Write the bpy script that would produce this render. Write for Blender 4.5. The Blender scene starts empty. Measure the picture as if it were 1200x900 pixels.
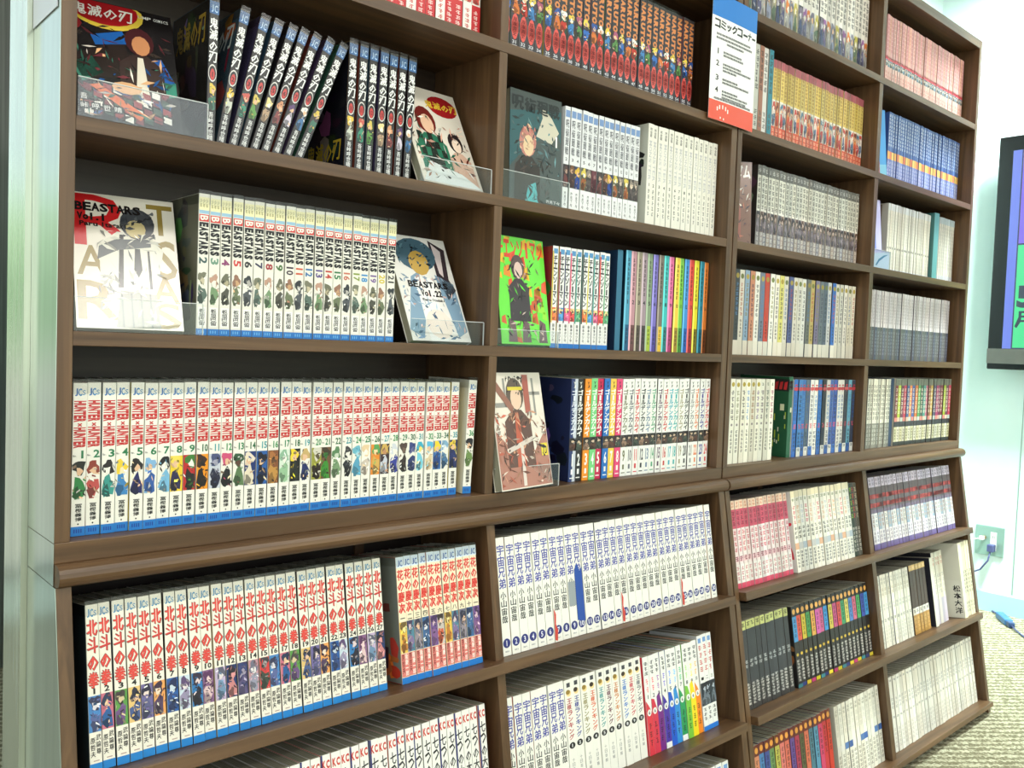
import bpy, math, random
from mathutils import Vector, Matrix, Euler

# ------------------------------------------------------------------ camera, world, lights, exposure
C = bpy.context.scene.collection
scene = bpy.context.scene
cam_d = bpy.data.cameras.new('camera')
cam_d.sensor_width = 36.0
cam_d.lens = 1017.25 / 1200 * 36
cam_d.clip_start = 0.02
cam = bpy.data.objects.new('camera', cam_d)
C.objects.link(cam)
R0, R1, R2 = (0.74309515, -0.66820109, 0.03628897), (-0.00207359, -0.05652751, -0.99839889), (0.66918255, 0.74183013, -0.0433909)
m = Matrix(((R0[0], -R1[0], -R2[0]), (R0[1], -R1[1], -R2[1]), (R0[2], -R1[2], -R2[2])))
cam.matrix_world = Matrix.Translation((-0.25131, -0.98361, 0.96905)) @ m.to_4x4()
scene.camera = cam

vs = scene.view_settings
vs.view_transform = 'Standard'
vs.look = 'None'
vs.gamma = 1.0
vs.use_curve_mapping = False
vs.exposure = -0.12
scene.render.film_transparent = False
scene.cycles.max_bounces = 6
scene.cycles.diffuse_bounces = 4
scene.cycles.glossy_bounces = 3
scene.cycles.transmission_bounces = 4
scene.cycles.transparent_max_bounces = 8
scene.cycles.caustics_reflective = False
scene.cycles.caustics_refractive = False
scene.cycles.sample_clamp_indirect = 4.0


def N(nt, kind, **kw):
    n = nt.nodes.new(kind)
    for k, v in kw.items():
        setattr(n, k, v)
    return n


def ramp(nt, stops):
    r = N(nt, 'ShaderNodeValToRGB')
    while len(r.color_ramp.elements) < len(stops):
        r.color_ramp.elements.new(0.5)
    for e, (p, c) in zip(r.color_ramp.elements, stops):
        e.position = p
        e.color = (*c, 1)
    return r


def s2l(c):
    return tuple((x / 255 / 12.92) if x / 255 <= 0.04045 else ((x / 255 + 0.055) / 1.055) ** 2.4 for x in c)


world = bpy.data.worlds.new('outdoors')
scene.world = world
world.use_nodes = True
wn = world.node_tree
wn.nodes.clear()
tc = N(wn, 'ShaderNodeTexCoord')
sp = N(wn, 'ShaderNodeSeparateXYZ')
wn.links.new(tc.outputs['Generated'], sp.inputs[0])
no = N(wn, 'ShaderNodeTexNoise')
no.inputs['Scale'].default_value = 9
no.inputs['Detail'].default_value = 5
wn.links.new(tc.outputs['Generated'], no.inputs['Vector'])
ad = N(wn, 'ShaderNodeMath', operation='MULTIPLY_ADD')
ad.inputs[1].default_value = 0.16
wn.links.new(no.outputs[0], ad.inputs[0])
wn.links.new(sp.outputs[2], ad.inputs[2])
rp = ramp(wn, [(0.0, (0.42, 0.44, 0.38)), (0.03, (0.50, 0.52, 0.44)), (0.10, (0.16, 0.34, 0.14)), (0.19, (0.42, 0.66, 0.38)), (0.24, (0.72, 0.92, 0.98)), (0.6, (0.80, 0.92, 1.0))])
wn.links.new(ad.outputs[0], rp.inputs[0])
bg = N(wn, 'ShaderNodeBackground')
bg.inputs[1].default_value = 1.6
wn.links.new(rp.outputs[0], bg.inputs[0])
wo = N(wn, 'ShaderNodeOutputWorld')
wn.links.new(bg.outputs[0], wo.inputs[0])


def area(name, loc, size, power, aim, color=(1, 1, 1)):
    d = bpy.data.lights.new(name, 'AREA')
    d.shape = 'RECTANGLE'
    d.size, d.size_y = size
    d.energy = power
    d.color = color
    o = bpy.data.objects.new(name, d)
    C.objects.link(o)
    o.location = loc
    o.rotation_euler = (Vector(aim) - Vector(loc)).to_track_quat('-Z', 'Y').to_euler()
    return o


# daylight entering through the glazed front and left walls of the room
area('window_daylight', (0.0, -3.75, 1.6), (5.2, 1.9), 50, (0.2, 0, 1.2), (1.0, 0.965, 0.92))
area('window_daylight', (-2.85, -1.6, 1.5), (3.6, 2.0), 42, (0.4, -0.1, 1.0), (0.98, 0.985, 0.96))
CEILING_LAMPS = [(0.3, -1.5), (1.7, -1.5), (0.3, -3.0), (1.9, -3.0), (2.95, -0.45)]     # the last one is added out of view to brighten the screen wall

# ------------------------------------------------------------------ materials
def mat(name, rough=0.5, coat=0.0, spec=0.5):
    mt = bpy.data.materials.new(name)
    mt.use_nodes = True
    b = mt.node_tree.nodes['Principled BSDF']
    b.inputs['Roughness'].default_value = rough
    b.inputs['Specular IOR Level'].default_value = spec
    b.inputs['Coat Weight'].default_value = coat
    b.inputs['Coat Roughness'].default_value = 0.12
    return mt, mt.node_tree, b


def wood(name, axis, dark=(72, 51, 32), light=(114, 85, 57)):
    mt, nt, b = mat(name, 0.42)
    t = N(nt, 'ShaderNodeTexCoord')
    mp = N(nt, 'ShaderNodeMapping')
    sc = [70, 70, 70]
    sc[axis] = 3.0
    mp.inputs['Scale'].default_value = sc
    nt.links.new(t.outputs['Object'], mp.inputs['Vector'])
    n1 = N(nt, 'ShaderNodeTexNoise')
    n1.inputs['Scale'].default_value = 1.0
    n1.inputs['Detail'].default_value = 6
    n1.inputs['Distortion'].default_value = 0.6
    nt.links.new(mp.outputs[0], n1.inputs['Vector'])
    r = ramp(nt, [(0.28, s2l(dark)), (0.5, s2l([(a + b2) / 2 for a, b2 in zip(dark, light)])), (0.72, s2l(light))])
    nt.links.new(n1.outputs[0], r.inputs[0])
    nt.links.new(r.outputs[0], b.inputs['Base Color'])
    bp = N(nt, 'ShaderNodeBump')
    bp.inputs['Strength'].default_value = 0.12
    bp.inputs['Distance'].default_value = 0.0006
    nt.links.new(n1.outputs[0], bp.inputs['Height'])
    nt.links.new(bp.outputs[0], b.inputs['Normal'])
    return mt


M = {}
M['wood_x'] = wood('walnut_laminate_along', 0)
M['wood_z'] = wood('walnut_laminate_upright', 2)
M['wood_shaded'] = wood('walnut_laminate_shaded_back', 0, (34, 27, 22), (48, 38, 31))  # darker copy of the walnut, shade of the lower cells put into the colour
M['wood_back'] = wood('walnut_laminate_back', 0, (46, 35, 27), (66, 52, 41))  # walnut darkened in colour for the dim insides of the upper cells


def flat(name, rgb, rough=0.5, metal=0.0, coat=0.0, emit=0.0, spec=0.5, noise=0.0, nscale=(30, 30, 30)):
    mt, nt, b = mat(name, rough, coat, spec)
    b.inputs['Metallic'].default_value = metal
    if noise:
        t = N(nt, 'ShaderNodeTexCoord')
        mp = N(nt, 'ShaderNodeMapping')
        mp.inputs['Scale'].default_value = nscale
        nt.links.new(t.outputs['Object'], mp.inputs['Vector'])
        n = N(nt, 'ShaderNodeTexNoise')
        n.inputs['Scale'].default_value = 1
        n.inputs['Detail'].default_value = 4
        nt.links.new(mp.outputs[0], n.inputs['Vector'])
        lo = [max(0, c * (1 - noise)) for c in rgb]
        hi = [min(255, c * (1 + noise)) for c in rgb]
        r = ramp(nt, [(0.3, s2l(lo)), (0.7, s2l(hi))])
        nt.links.new(n.outputs[0], r.inputs[0])
        nt.links.new(r.outputs[0], b.inputs['Base Color'])
    else:
        b.inputs['Base Color'].default_value = (*s2l(rgb), 1)
    if emit:
        b.inputs['Emission Color'].default_value = (*s2l(rgb), 1)
        b.inputs['Emission Strength'].default_value = emit
    M[name] = mt
    return mt


def vcol(name, rough, coat=0.0, emit=0.0):
    mt, nt, b = mat(name, rough, coat)
    a = N(nt, 'ShaderNodeVertexColor', layer_name='Col')
    nt.links.new(a.outputs[0], b.inputs['Base Color'])
    if emit:
        nt.links.remove(b.inputs['Base Color'].links[0])
        b.inputs['Base Color'].default_value = (.01, .01, .01, 1)
        nt.links.new(a.outputs[0], b.inputs['Emission Color'])
        b.inputs['Emission Strength'].default_value = emit
    M[name] = mt


vcol('print', 0.42)
vcol('glossy_print', 0.25, 0.25)
vcol('screen', 0.3, 0.0, 1.0)
flat('end_panel', (196, 208, 198), 0.16, 0.55, noise=0.05, nscale=(40, 40, 2))
flat('cladding', (216, 222, 206), 0.2, 0.6, noise=0.08, nscale=(60, 60, 3))
flat('steel', (120, 124, 120), 0.35, 0.8, noise=0.15, nscale=(80, 80, 2))
flat('wall_paint', (226, 246, 244), 0.75, noise=0.02, nscale=(4, 4, 4))
flat('baseboard_vinyl', (178, 214, 226), 0.45)
flat('ceiling_paint', (225, 226, 220), 0.8, noise=0.02)
flat('lamp_glow', (255, 250, 240), 0.5, emit=5.0)
flat('plastic_white', (236, 236, 232), 0.35)
flat('plate_grey', (150, 178, 170), 0.3, 0.5)
flat('cord_blue', (70, 76, 120), 0.45)
flat('cord_white', (214, 214, 220), 0.5)
flat('adapter_blue', (58, 112, 166), 0.35)
flat('adapter_dark', (44, 70, 110), 0.4)
flat('brass', (190, 150, 60), 0.3, 0.9)
flat('bezel', (10, 10, 10), 0.22, spec=0.25)
flat('bezel_silver', (74, 72, 66), 0.4, 0.3, noise=0.05)
flat('dark_slot', (18, 18, 18), 0.6)
flat('clear_edge', (214, 218, 216), 0.2)
flat('paper', (238, 240, 240), 0.6)

# page block: fine horizontal leaves
mt, nt, b = mat('pages', 0.85)
t = N(nt, 'ShaderNodeTexCoord')
mp = N(nt, 'ShaderNodeMapping')
mp.inputs['Scale'].default_value = (1800, 2, 2)
nt.links.new(t.outputs['Object'], mp.inputs['Vector'])
n = N(nt, 'ShaderNodeTexNoise')
n.inputs['Scale'].default_value = 1
nt.links.new(mp.outputs[0], n.inputs['Vector'])
r = ramp(nt, [(0.35, s2l((136, 132, 112))), (0.65, s2l((186, 182, 160)))])
nt.links.new(n.outputs[0], r.inputs[0])
nt.links.new(r.outputs[0], b.inputs['Base Color'])
M['pages'] = mt

# clear plastic: see-through with real reflections
def clear(name, tint, refl, rough):
    mt = bpy.data.materials.new(name)
    mt.use_nodes = True
    nt = mt.node_tree
    nt.nodes.clear()
    o = N(nt, 'ShaderNodeOutputMaterial')
    mx = N(nt, 'ShaderNodeMixShader')
    tr = N(nt, 'ShaderNodeBsdfTransparent')
    tr.inputs[0].default_value = (*tint, 1)
    gl = N(nt, 'ShaderNodeBsdfGlossy')
    gl.inputs[0].default_value = (.8, .8, .8, 1)
    gl.inputs['Roughness'].default_value = rough
    fr = N(nt, 'ShaderNodeLayerWeight')
    fr.inputs[0].default_value = .5
    pw = N(nt, 'ShaderNodeMath', operation='POWER')
    pw.inputs[1].default_value = 4.0
    nt.links.new(fr.outputs['Facing'], pw.inputs[0])
    ma = N(nt, 'ShaderNodeMath', operation='MULTIPLY_ADD')
    ma.inputs[1].default_value = .5
    ma.inputs[2].default_value = refl
    nt.links.new(pw.outputs[0], ma.inputs[0])
    nt.links.new(ma.outputs[0], mx.inputs[0])
    nt.links.new(tr.outputs[0], mx.inputs[1])
    nt.links.new(gl.outputs[0], mx.inputs[2])
    nt.links.new(mx.outputs[0], o.inputs[0])
    M[name] = mt


clear('acrylic', (0.975, 0.985, 0.985), 0.05, 0.04)
clear('film', (0.86, 0.87, 0.86), 0.05, 0.2)

# carpet: ribbed loop pile
mt, nt, b = mat('carpet', 0.95, spec=0.1)
t = N(nt, 'ShaderNodeTexCoord')
mp = N(nt, 'ShaderNodeMapping')
mp.inputs['Scale'].default_value = (1, 1, 1)
mp.inputs['Rotation'].default_value = (0, 0, math.radians(38))
nt.links.new(t.outputs['Object'], mp.inputs['Vector'])
w1 = N(nt, 'ShaderNodeTexWave', bands_direction='Y', wave_type='BANDS')
w1.inputs['Scale'].default_value = 13
w1.inputs['Distortion'].default_value = 5
w1.inputs['Detail'].default_value = 2
w1.inputs['Detail Scale'].default_value = 9
nt.links.new(mp.outputs[0], w1.inputs['Vector'])
n2 = N(nt, 'ShaderNodeTexNoise')
n2.inputs['Scale'].default_value = 90
nt.links.new(mp.outputs[0], n2.inputs['Vector'])
mm = N(nt, 'ShaderNodeMath', operation='MULTIPLY')
nt.links.new(w1.outputs['Fac'], mm.inputs[0])
nt.links.new(n2.outputs[0], mm.inputs[1])
r = ramp(nt, [(0.06, s2l((112, 106, 84))), (0.3, s2l((150, 145, 120))), (0.6, s2l((186, 181, 156)))])
nt.links.new(mm.outputs[0], r.inputs[0])
nt.links.new(r.outputs[0], b.inputs['Base Color'])
bp = N(nt, 'ShaderNodeBump')
bp.inputs['Strength'].default_value = 0.8
bp.inputs['Distance'].default_value = 0.004
nt.links.new(mm.outputs[0], bp.inputs['Height'])
nt.links.new(bp.outputs[0], b.inputs['Normal'])
M['carpet'] = mt


# ------------------------------------------------------------------ mesh builder
class MB:
    def __init__(s):
        s.v, s.f, s.c = [], [], []

    def poly(s, pts, col=(200, 200, 200)):
        i = len(s.v)
        s.v.extend(pts)
        s.f.append(tuple(range(i, i + len(pts))))
        s.c.append(col)

    def box(s, x0, x1, y0, y1, z0, z1, col=(200, 200, 200), bev=0.0):
        i = len(s.v)
        s.v += [(x0, y0, z0), (x1, y0, z0), (x1, y1, z0), (x0, y1, z0), (x0, y0, z1), (x1, y0, z1), (x1, y1, z1), (x0, y1, z1)]
        for q in ((0, 3, 2, 1), (4, 5, 6, 7), (0, 1, 5, 4), (1, 2, 6, 5), (2, 3, 7, 6), (3, 0, 4, 7)):
            s.f.append(tuple(i + k for k in q))
            s.c.append(col)

    def prism(s, prof, a0, a1, axis, col=(200, 200, 200)):
        """prof: list of 2-D points, extruded along axis from a0 to a1"""
        def P(p, a):
            return (a, p[0], p[1]) if axis == 0 else ((p[0], a, p[1]) if axis == 1 else (p[0], p[1], a))
        n = len(prof)
        i = len(s.v)
        s.v += [P(p, a0) for p in prof] + [P(p, a1) for p in prof]
        s.f.append(tuple(i + k for k in range(n)))
        s.c.append(col)
        s.f.append(tuple(i + n + k for k in reversed(range(n))))
        s.c.append(col)
        for k in range(n):
            j = (k + 1) % n
            s.f.append((i + k, i + n + k, i + n + j, i + j))
            s.c.append(col)

    def build(s, name, material, parent=None, smooth=False, bevel=0.0):
        me = bpy.data.meshes.new(name)
        me.from_pydata(s.v, [], s.f)
        ca = me.color_attributes.new('Col', 'FLOAT_COLOR', 'CORNER')
        buf = []
        cache = {}
        for f, c in zip(s.f, s.c):
            if c not in cache:
                cache[c] = (*s2l(c), 1.0)
            buf.extend(cache[c] * len(f))
        ca.data.foreach_set('color', buf)
        me.materials.append(material)
        if smooth:
            me.polygons.foreach_set('use_smooth', [True] * len(me.polygons))
        me.update()
        o = bpy.data.objects.new(name, me)
        C.objects.link(o)
        if parent:
            o.parent = parent
        if bevel:
            bm_ = o.modifiers.new('edge', 'BEVEL')
            bm_.width = bevel
            bm_.segments = 2
            bm_.limit_method = 'ANGLE'
        return o


def mesh_fixnormals(o):
    import bmesh
    bm = bmesh.new()
    bm.from_mesh(o.data)
    bmesh.ops.recalc_face_normals(bm, faces=bm.faces)
    bm.to_mesh(o.data)
    bm.free()
    return o


def tag(o, label=None, cat=None, group=None, kind=None):
    if label:
        o['label'] = label
    if cat:
        o['category'] = cat
    if group:
        o['group'] = group
    if kind:
        o['kind'] = kind
    return o


def empty(name, loc=(0, 0, 0), rot=(0, 0, 0)):
    o = bpy.data.objects.new(name, None)
    o.location = loc
    o.rotation_euler = rot
    o.empty_display_size = 0.02
    C.objects.link(o)
    return o


def tube(pts, r, n=8):
    mb = MB()
    rings = []
    for k, p in enumerate(pts):
        p = Vector(p)
        a = Vector(pts[max(0, k - 1)])
        b2 = Vector(pts[min(len(pts) - 1, k + 1)])
        d = (b2 - a).normalized()
        u = d.cross(Vector((0.3, 0.2, 1))).normalized()
        w = d.cross(u)
        i = len(mb.v)
        for j in range(n):
            t2 = 2 * math.pi * j / n
            mb.v.append(tuple(p + (u * math.cos(t2) + w * math.sin(t2)) * r))
        rings.append(i)
    for a, b2 in zip(rings, rings[1:]):
        for j in range(n):
            mb.f.append((a + j, a + (j + 1) % n, b2 + (j + 1) % n, b2 + j))
            mb.c.append((200, 200, 200))
    mb.f.append(tuple(rings[0] + j for j in reversed(range(n))))
    mb.c.append((200, 200, 200))
    mb.f.append(tuple(rings[-1] + j for j in range(n)))
    mb.c.append((200, 200, 200))
    return mb


# ------------------------------------------------------------------ lettering from the built-in font
_G = {}


def glyph(ch, bold=0.012):
    key = (ch, bold)
    if key in _G:
        return _G[key]
    cu = bpy.data.curves.new('letter', 'FONT')
    cu.body = ch
    cu.resolution_u = 2 if ord(ch) < 256 else 1
    cu.offset = bold
    o = bpy.data.objects.new('letter', cu)
    C.objects.link(o)
    dg = bpy.context.evaluated_depsgraph_get()
    me = o.evaluated_get(dg).to_mesh()
    vv = [(v.co.x, v.co.y) for v in me.vertices]
    ff = [tuple(p.vertices) for p in me.polygons]
    o.evaluated_get(dg).to_mesh_clear()
    bpy.data.objects.remove(o)
    bpy.data.curves.remove(cu)
    if not vv:
        _G[key] = ([], [])
        return _G[key]
    x0, x1 = min(p[0] for p in vv), max(p[0] for p in vv)
    y0, y1 = min(p[1] for p in vv), max(p[1] for p in vv)
    if ch in 'ーのンッュョ・':                       # small marks keep the em box
        x0, x1, y0, y1 = min(x0, .04), max(x1, .96), min(y0, -.07), max(y1, .84)
        if ch == 'ー':
            x0, x1, y0, y1 = .3, .7, -.1, .88
            vv = [(.5 - (q[1] - .38), .39 + (q[0] - .5)) for q in vv]
    if 32 < ord(ch) < 256:                          # latin: keep narrow letters narrow and lower case low
        if x1 - x0 < .42:
            c_ = (x0 + x1) / 2
            hw = max(.21, (x1 - x0) / 2)
            x0, x1 = c_ - hw, c_ + hw
        if ch in 'abcdefghijklmnopqrstuvwxyz.,-':
            y0, y1 = min(0, y0), .72
    vv = [((p[0] - x0) / (x1 - x0), (p[1] - y0) / (y1 - y0)) for p in vv]
    ff = [f for f in ff if len(f) > 2]
    # keep faces counter-clockwise
    out = []
    for f in ff:
        a = sum(vv[f[k]][0] * vv[f[(k + 1) % len(f)]][1] - vv[f[(k + 1) % len(f)]][0] * vv[f[k]][1] for k in range(len(f)))
        out.append(f if a >= 0 else tuple(reversed(f)))
    _G[key] = (vv, out)
    return _G[key]


def put(mb, T, ch, u0, v0, u1, v1, col, turned=False, bold=0.012):
    """a letter filling the box u0..u1 (across) v0..v1 (up); T maps (u, v) to 3-D; turned = rotated 90 degrees clockwise"""
    if ord(ch) > 0x2E80:                            # heavy kanji and kana: a thin outline drawn twice, slightly shifted
        cap = .010 if ord(ch) > 0x3400 else .028
        if bold > cap + .004 and not turned:
            e_ = min(.075, (bold - cap) * 1.6) * (u1 - u0)
            g_ = min(.035, (bold - cap) * .6) * (v1 - v0)
            o_, a_, b_ = Vector(T(u0, v0)), Vector(T(u1, v0)), Vector(T(u0, v1))
            nn = (a_ - o_).cross(b_ - o_).normalized() * .00003     # the second pass lies a hair in front of the first
            T2 = lambda u, v: tuple(Vector(T(u, v)) + nn)
            put(mb, T, ch, u0, v0 + g_, u1 - e_, v1, col, False, cap)
            put(mb, T2, ch, u0 + e_, v0, u1, v1 - g_, col, False, cap)
            return
        bold = min(bold, cap)
    vv, ff = glyph(ch, bold)
    i = len(mb.v)
    for x, y in vv:
        if turned:
            x, y = y, 1 - x
        mb.v.append(T(u0 + (u1 - u0) * x, v0 + (v1 - v0) * y))
    for f in ff:
        mb.f.append(tuple(i + k for k in f))
        mb.c.append(col)


def stack(mb, T, text, u0, u1, vt, vb, col, gap=0.12, bold=0.012):
    """upright letters one under another from vt down to vb"""
    n = len(text)
    h = (vt - vb) / n
    for k, ch in enumerate(text):
        if ch == ' ':
            continue
        a = vt - h * k
        g = gap * h / 2
        uu0, uu1 = u0, u1
        if ch in '一二三':
            put(mb, T, ch, uu0, a - h * (.75 if ch != '一' else .6), uu1, a - h * (.25 if ch != '一' else .45), col, False, bold)
        else:
            put(mb, T, ch, uu0, a - h + g, uu1, a - g, col, False, bold)


def turned(mb, T, text, u0, u1, vt, vb, col, gap=0.14, bold=0.012):
    n = len(text)
    h = (vt - vb) / n
    for k, ch in enumerate(text):
        if ch == ' ':
            continue
        a = vt - h * k
        put(mb, T, ch, u0, a - h + gap * h / 2, u1, a - gap * h / 2, col, True, bold)


def line(mb, T, text, u0, u1, vb, vt, col, gap=0.12, bold=0.012):
    n = len(text)
    w = (u1 - u0) / n
    for k, ch in enumerate(text):
        if ch == ' ':
            continue
        if True:
            put(mb, T, ch, u0 + w * (k + gap / 2), vb, u0 + w * (k + 1 - gap / 2), vt, col, False, bold)


def rect(mb, T, u0, u1, v0, v1, col):
    mb.poly([T(u0, v0), T(u1, v0), T(u1, v1), T(u0, v1)], col)


def disc(mb, T, uc, vc, ru, rv, col, n=12, clip=None):
    pts = []
    for k in range(n):
        u, v = uc + ru * math.cos(2 * math.pi * k / n), vc + rv * math.sin(2 * math.pi * k / n)
        if clip:
            u = min(max(u, clip[0]), clip[1])
            v = min(max(v, clip[2]), clip[3])
        pts.append(T(u, v))
    mb.poly(pts, col)


def shape(mb, T, pts, col):
    a = sum(pts[k][0] * pts[(k + 1) % len(pts)][1] - pts[(k + 1) % len(pts)][0] * pts[k][1] for k in range(len(pts)))
    if a < 0:
        pts = pts[::-1]
    mb.poly([T(*p) for p in pts], col)


def marks(mb, T, u0, u1, vt, vb, col, n, rnd, dens=3):
    """small print too fine to read in the photograph: short strokes in character-sized clusters"""
    h = (vt - vb) / n
    for k in range(n):
        a = vt - h * k
        for j in range(dens):
            y = a - h * (0.12 + 0.72 * j / dens)
            x0 = u0 + (u1 - u0) * rnd.choice((0, 0, .15, .3))
            x1 = u1 - (u1 - u0) * rnd.choice((0, 0, .15, .35))
            rect(mb, T, x0, x1, y - h * 0.11, y, col)
        x = u0 + (u1 - u0) * rnd.choice((.3, .45, .6))
        rect(mb, T, x, x + (u1 - u0) * .14, a - h * .84, a - h * .08, col)


# ------------------------------------------------------------------ the room
def struct(o):
    o['kind'] = 'structure'
    return o


FZ = -0.006
mb = MB()
mb.box(-3.0, 3.5, -4.0, 2.3, FZ - 0.05, FZ)
struct(mb.build('floor', M['carpet']))
mb = MB()
mb.box(-3.0, 3.5, -4.0, 2.3, 2.75, 2.8)
struct(mb.build('ceiling', M['ceiling_paint']))
mb = MB()
mb.box(3.44, 3.5, -4.0, 0.56, FZ, 2.75)
wr = struct(mb.build('wall_right', M['wall_paint']))
for k, yy in enumerate((0.17, -0.75, -1.67)):              # panel joints of the wall
    mb = MB()
    mb.box(3.438, 3.4402, yy, yy + 0.0025, 0.07, 2.75)
    mb.build('joint', M['plate_grey'], wr)
mb = MB()
mb.box(0.45, 3.5, 0.56, 0.62, FZ, 2.75)
struct(mb.build('wall_back', M['wall_paint']))
mb = MB()
mb.box(0.012, 2.36, 0.185, 0.24, FZ, 1.87)
struct(mb.build('wall_partition', M['wall_paint']))
mb = MB()
mb.prism([(3.432, FZ), (3.4405, FZ), (3.4405, 0.074), (3.436, 0.074), (3.432, 0.068)], -4.0, 0.56, 1)
struct(mesh_fixnormals(mb.build('baseboard_right', M['baseboard_vinyl'])))
mb = MB()
mb.box(-0.0075, -0.0008, 0.105, 0.184, FZ, 2.75)
struct(mb.build('trim_1', M['cladding']))
mb = MB()
mb.box(0.10, 3.44, 1.80, 1.86, FZ, 2.75)
wf = struct(mb.build('wall_far', M['steel']))


def window_wall(name, a0, a1, fixed, axis, bays, z0, z1):
    """glazed wall: sill wall, head, posts, frames and panes"""
    base = MB()

    def bx(m, p0, p1, za, zb, d0=-0.03, d1=0.03):
        if axis == 0:
            m.box(p0, p1, fixed + d0, fixed + d1, za, zb)
        else:
            m.box(fixed + d0, fixed + d1, p0, p1, za, zb)
    bx(base, a0, a1, FZ, z0, -.05, .05)
    bx(base, a0, a1, z1, 2.75, -.05, .05)
    w = struct(base.build(name, M['wall_paint']))
    s = (a1 - a0) / bays
    for k in range(bays + 1):
        p = MB()
        c = a0 + s * k
        bx(p, max(a0, c - .03), min(a1, c + .03), z0, z1, -.04, .04)
        p.build('post', M['steel'], w)
    for k in range(bays):
        p = MB()
        c = a0 + s * k
        bx(p, c + .03, c + s - .03, z0, z0 + .04)
        bx(p, c + .03, c + s - .03, z1 - .04, z1)
        p.build('frame', M['steel'], w)
        p = MB()
        bx(p, c + .03, c + s - .03, z0 + .04, z1 - .04, -.003, .003)
        p.build('pane', M['acrylic'], w)


window_wall('wall_left', -4.0, 2.3, -3.0, 1, 5, 0.25, 2.45)
window_wall('wall_front', -3.0, 3.44, -4.0, 0, 5, 0.25, 2.45)
window_wall('wall_rear', -3.0, 0.10, 2.3, 0, 3, 0.12, 2.45)

for k, (x, y) in enumerate(CEILING_LAMPS):
    e = empty('ceiling_light', (x, y, 2.75))
    tag(e, ['recessed white ceiling light panel above the left bookcase', 'recessed white ceiling light panel above the right bookcase', 'recessed white ceiling light panel far behind on the left',
            'recessed white ceiling light panel far behind on the right', 'added white light panel brightening the screen wall'][k], 'light', 'ceiling light panels')
    p = MB()
    for a in ((-.31, .31, -.16, -.14), (-.31, .31, .14, .16), (-.31, -.29, -.14, .14), (.29, .31, -.14, .14)):
        p.box(*a, -.012, 0)
    p.build('frame', M['plastic_white'], e)
    p = MB()
    p.box(-.29, .29, -.14, .14, -.006, 0)
    p.build('diffuser', M['lamp_glow'], e)
    area('ceiling_lamp', (x, y, 2.73), (.58, .28), 19 if k < 4 else 150, (x, y, 0) if k < 4 else (3.44, .30, .72), (1, .96, .9) if k < 4 else (.86, 1, .97)).data.spread = math.radians(180 if k < 4 else 104)  # last panel: added light, stronger and aimed to brighten the right wall

# ------------------------------------------------------------------ bookcases
T0, T1 = 1.8749, 1.852
SH = [1.6417, 1.4169, 1.192, 0.9685]       # upper shelf tops
BASE = 0.7456
TH = 0.0155
TAN = 0.168
TILT = math.atan(TAN)
SL = (0.0, math.cos(TILT), -math.sin(TILT))     # into the sloping shelves


def fy(z):
    return -0.008 - TAN * (0.70 - z)


LS = [0.506, 0.272, 0.031]                 # front top edges of the sloping shelves


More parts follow.
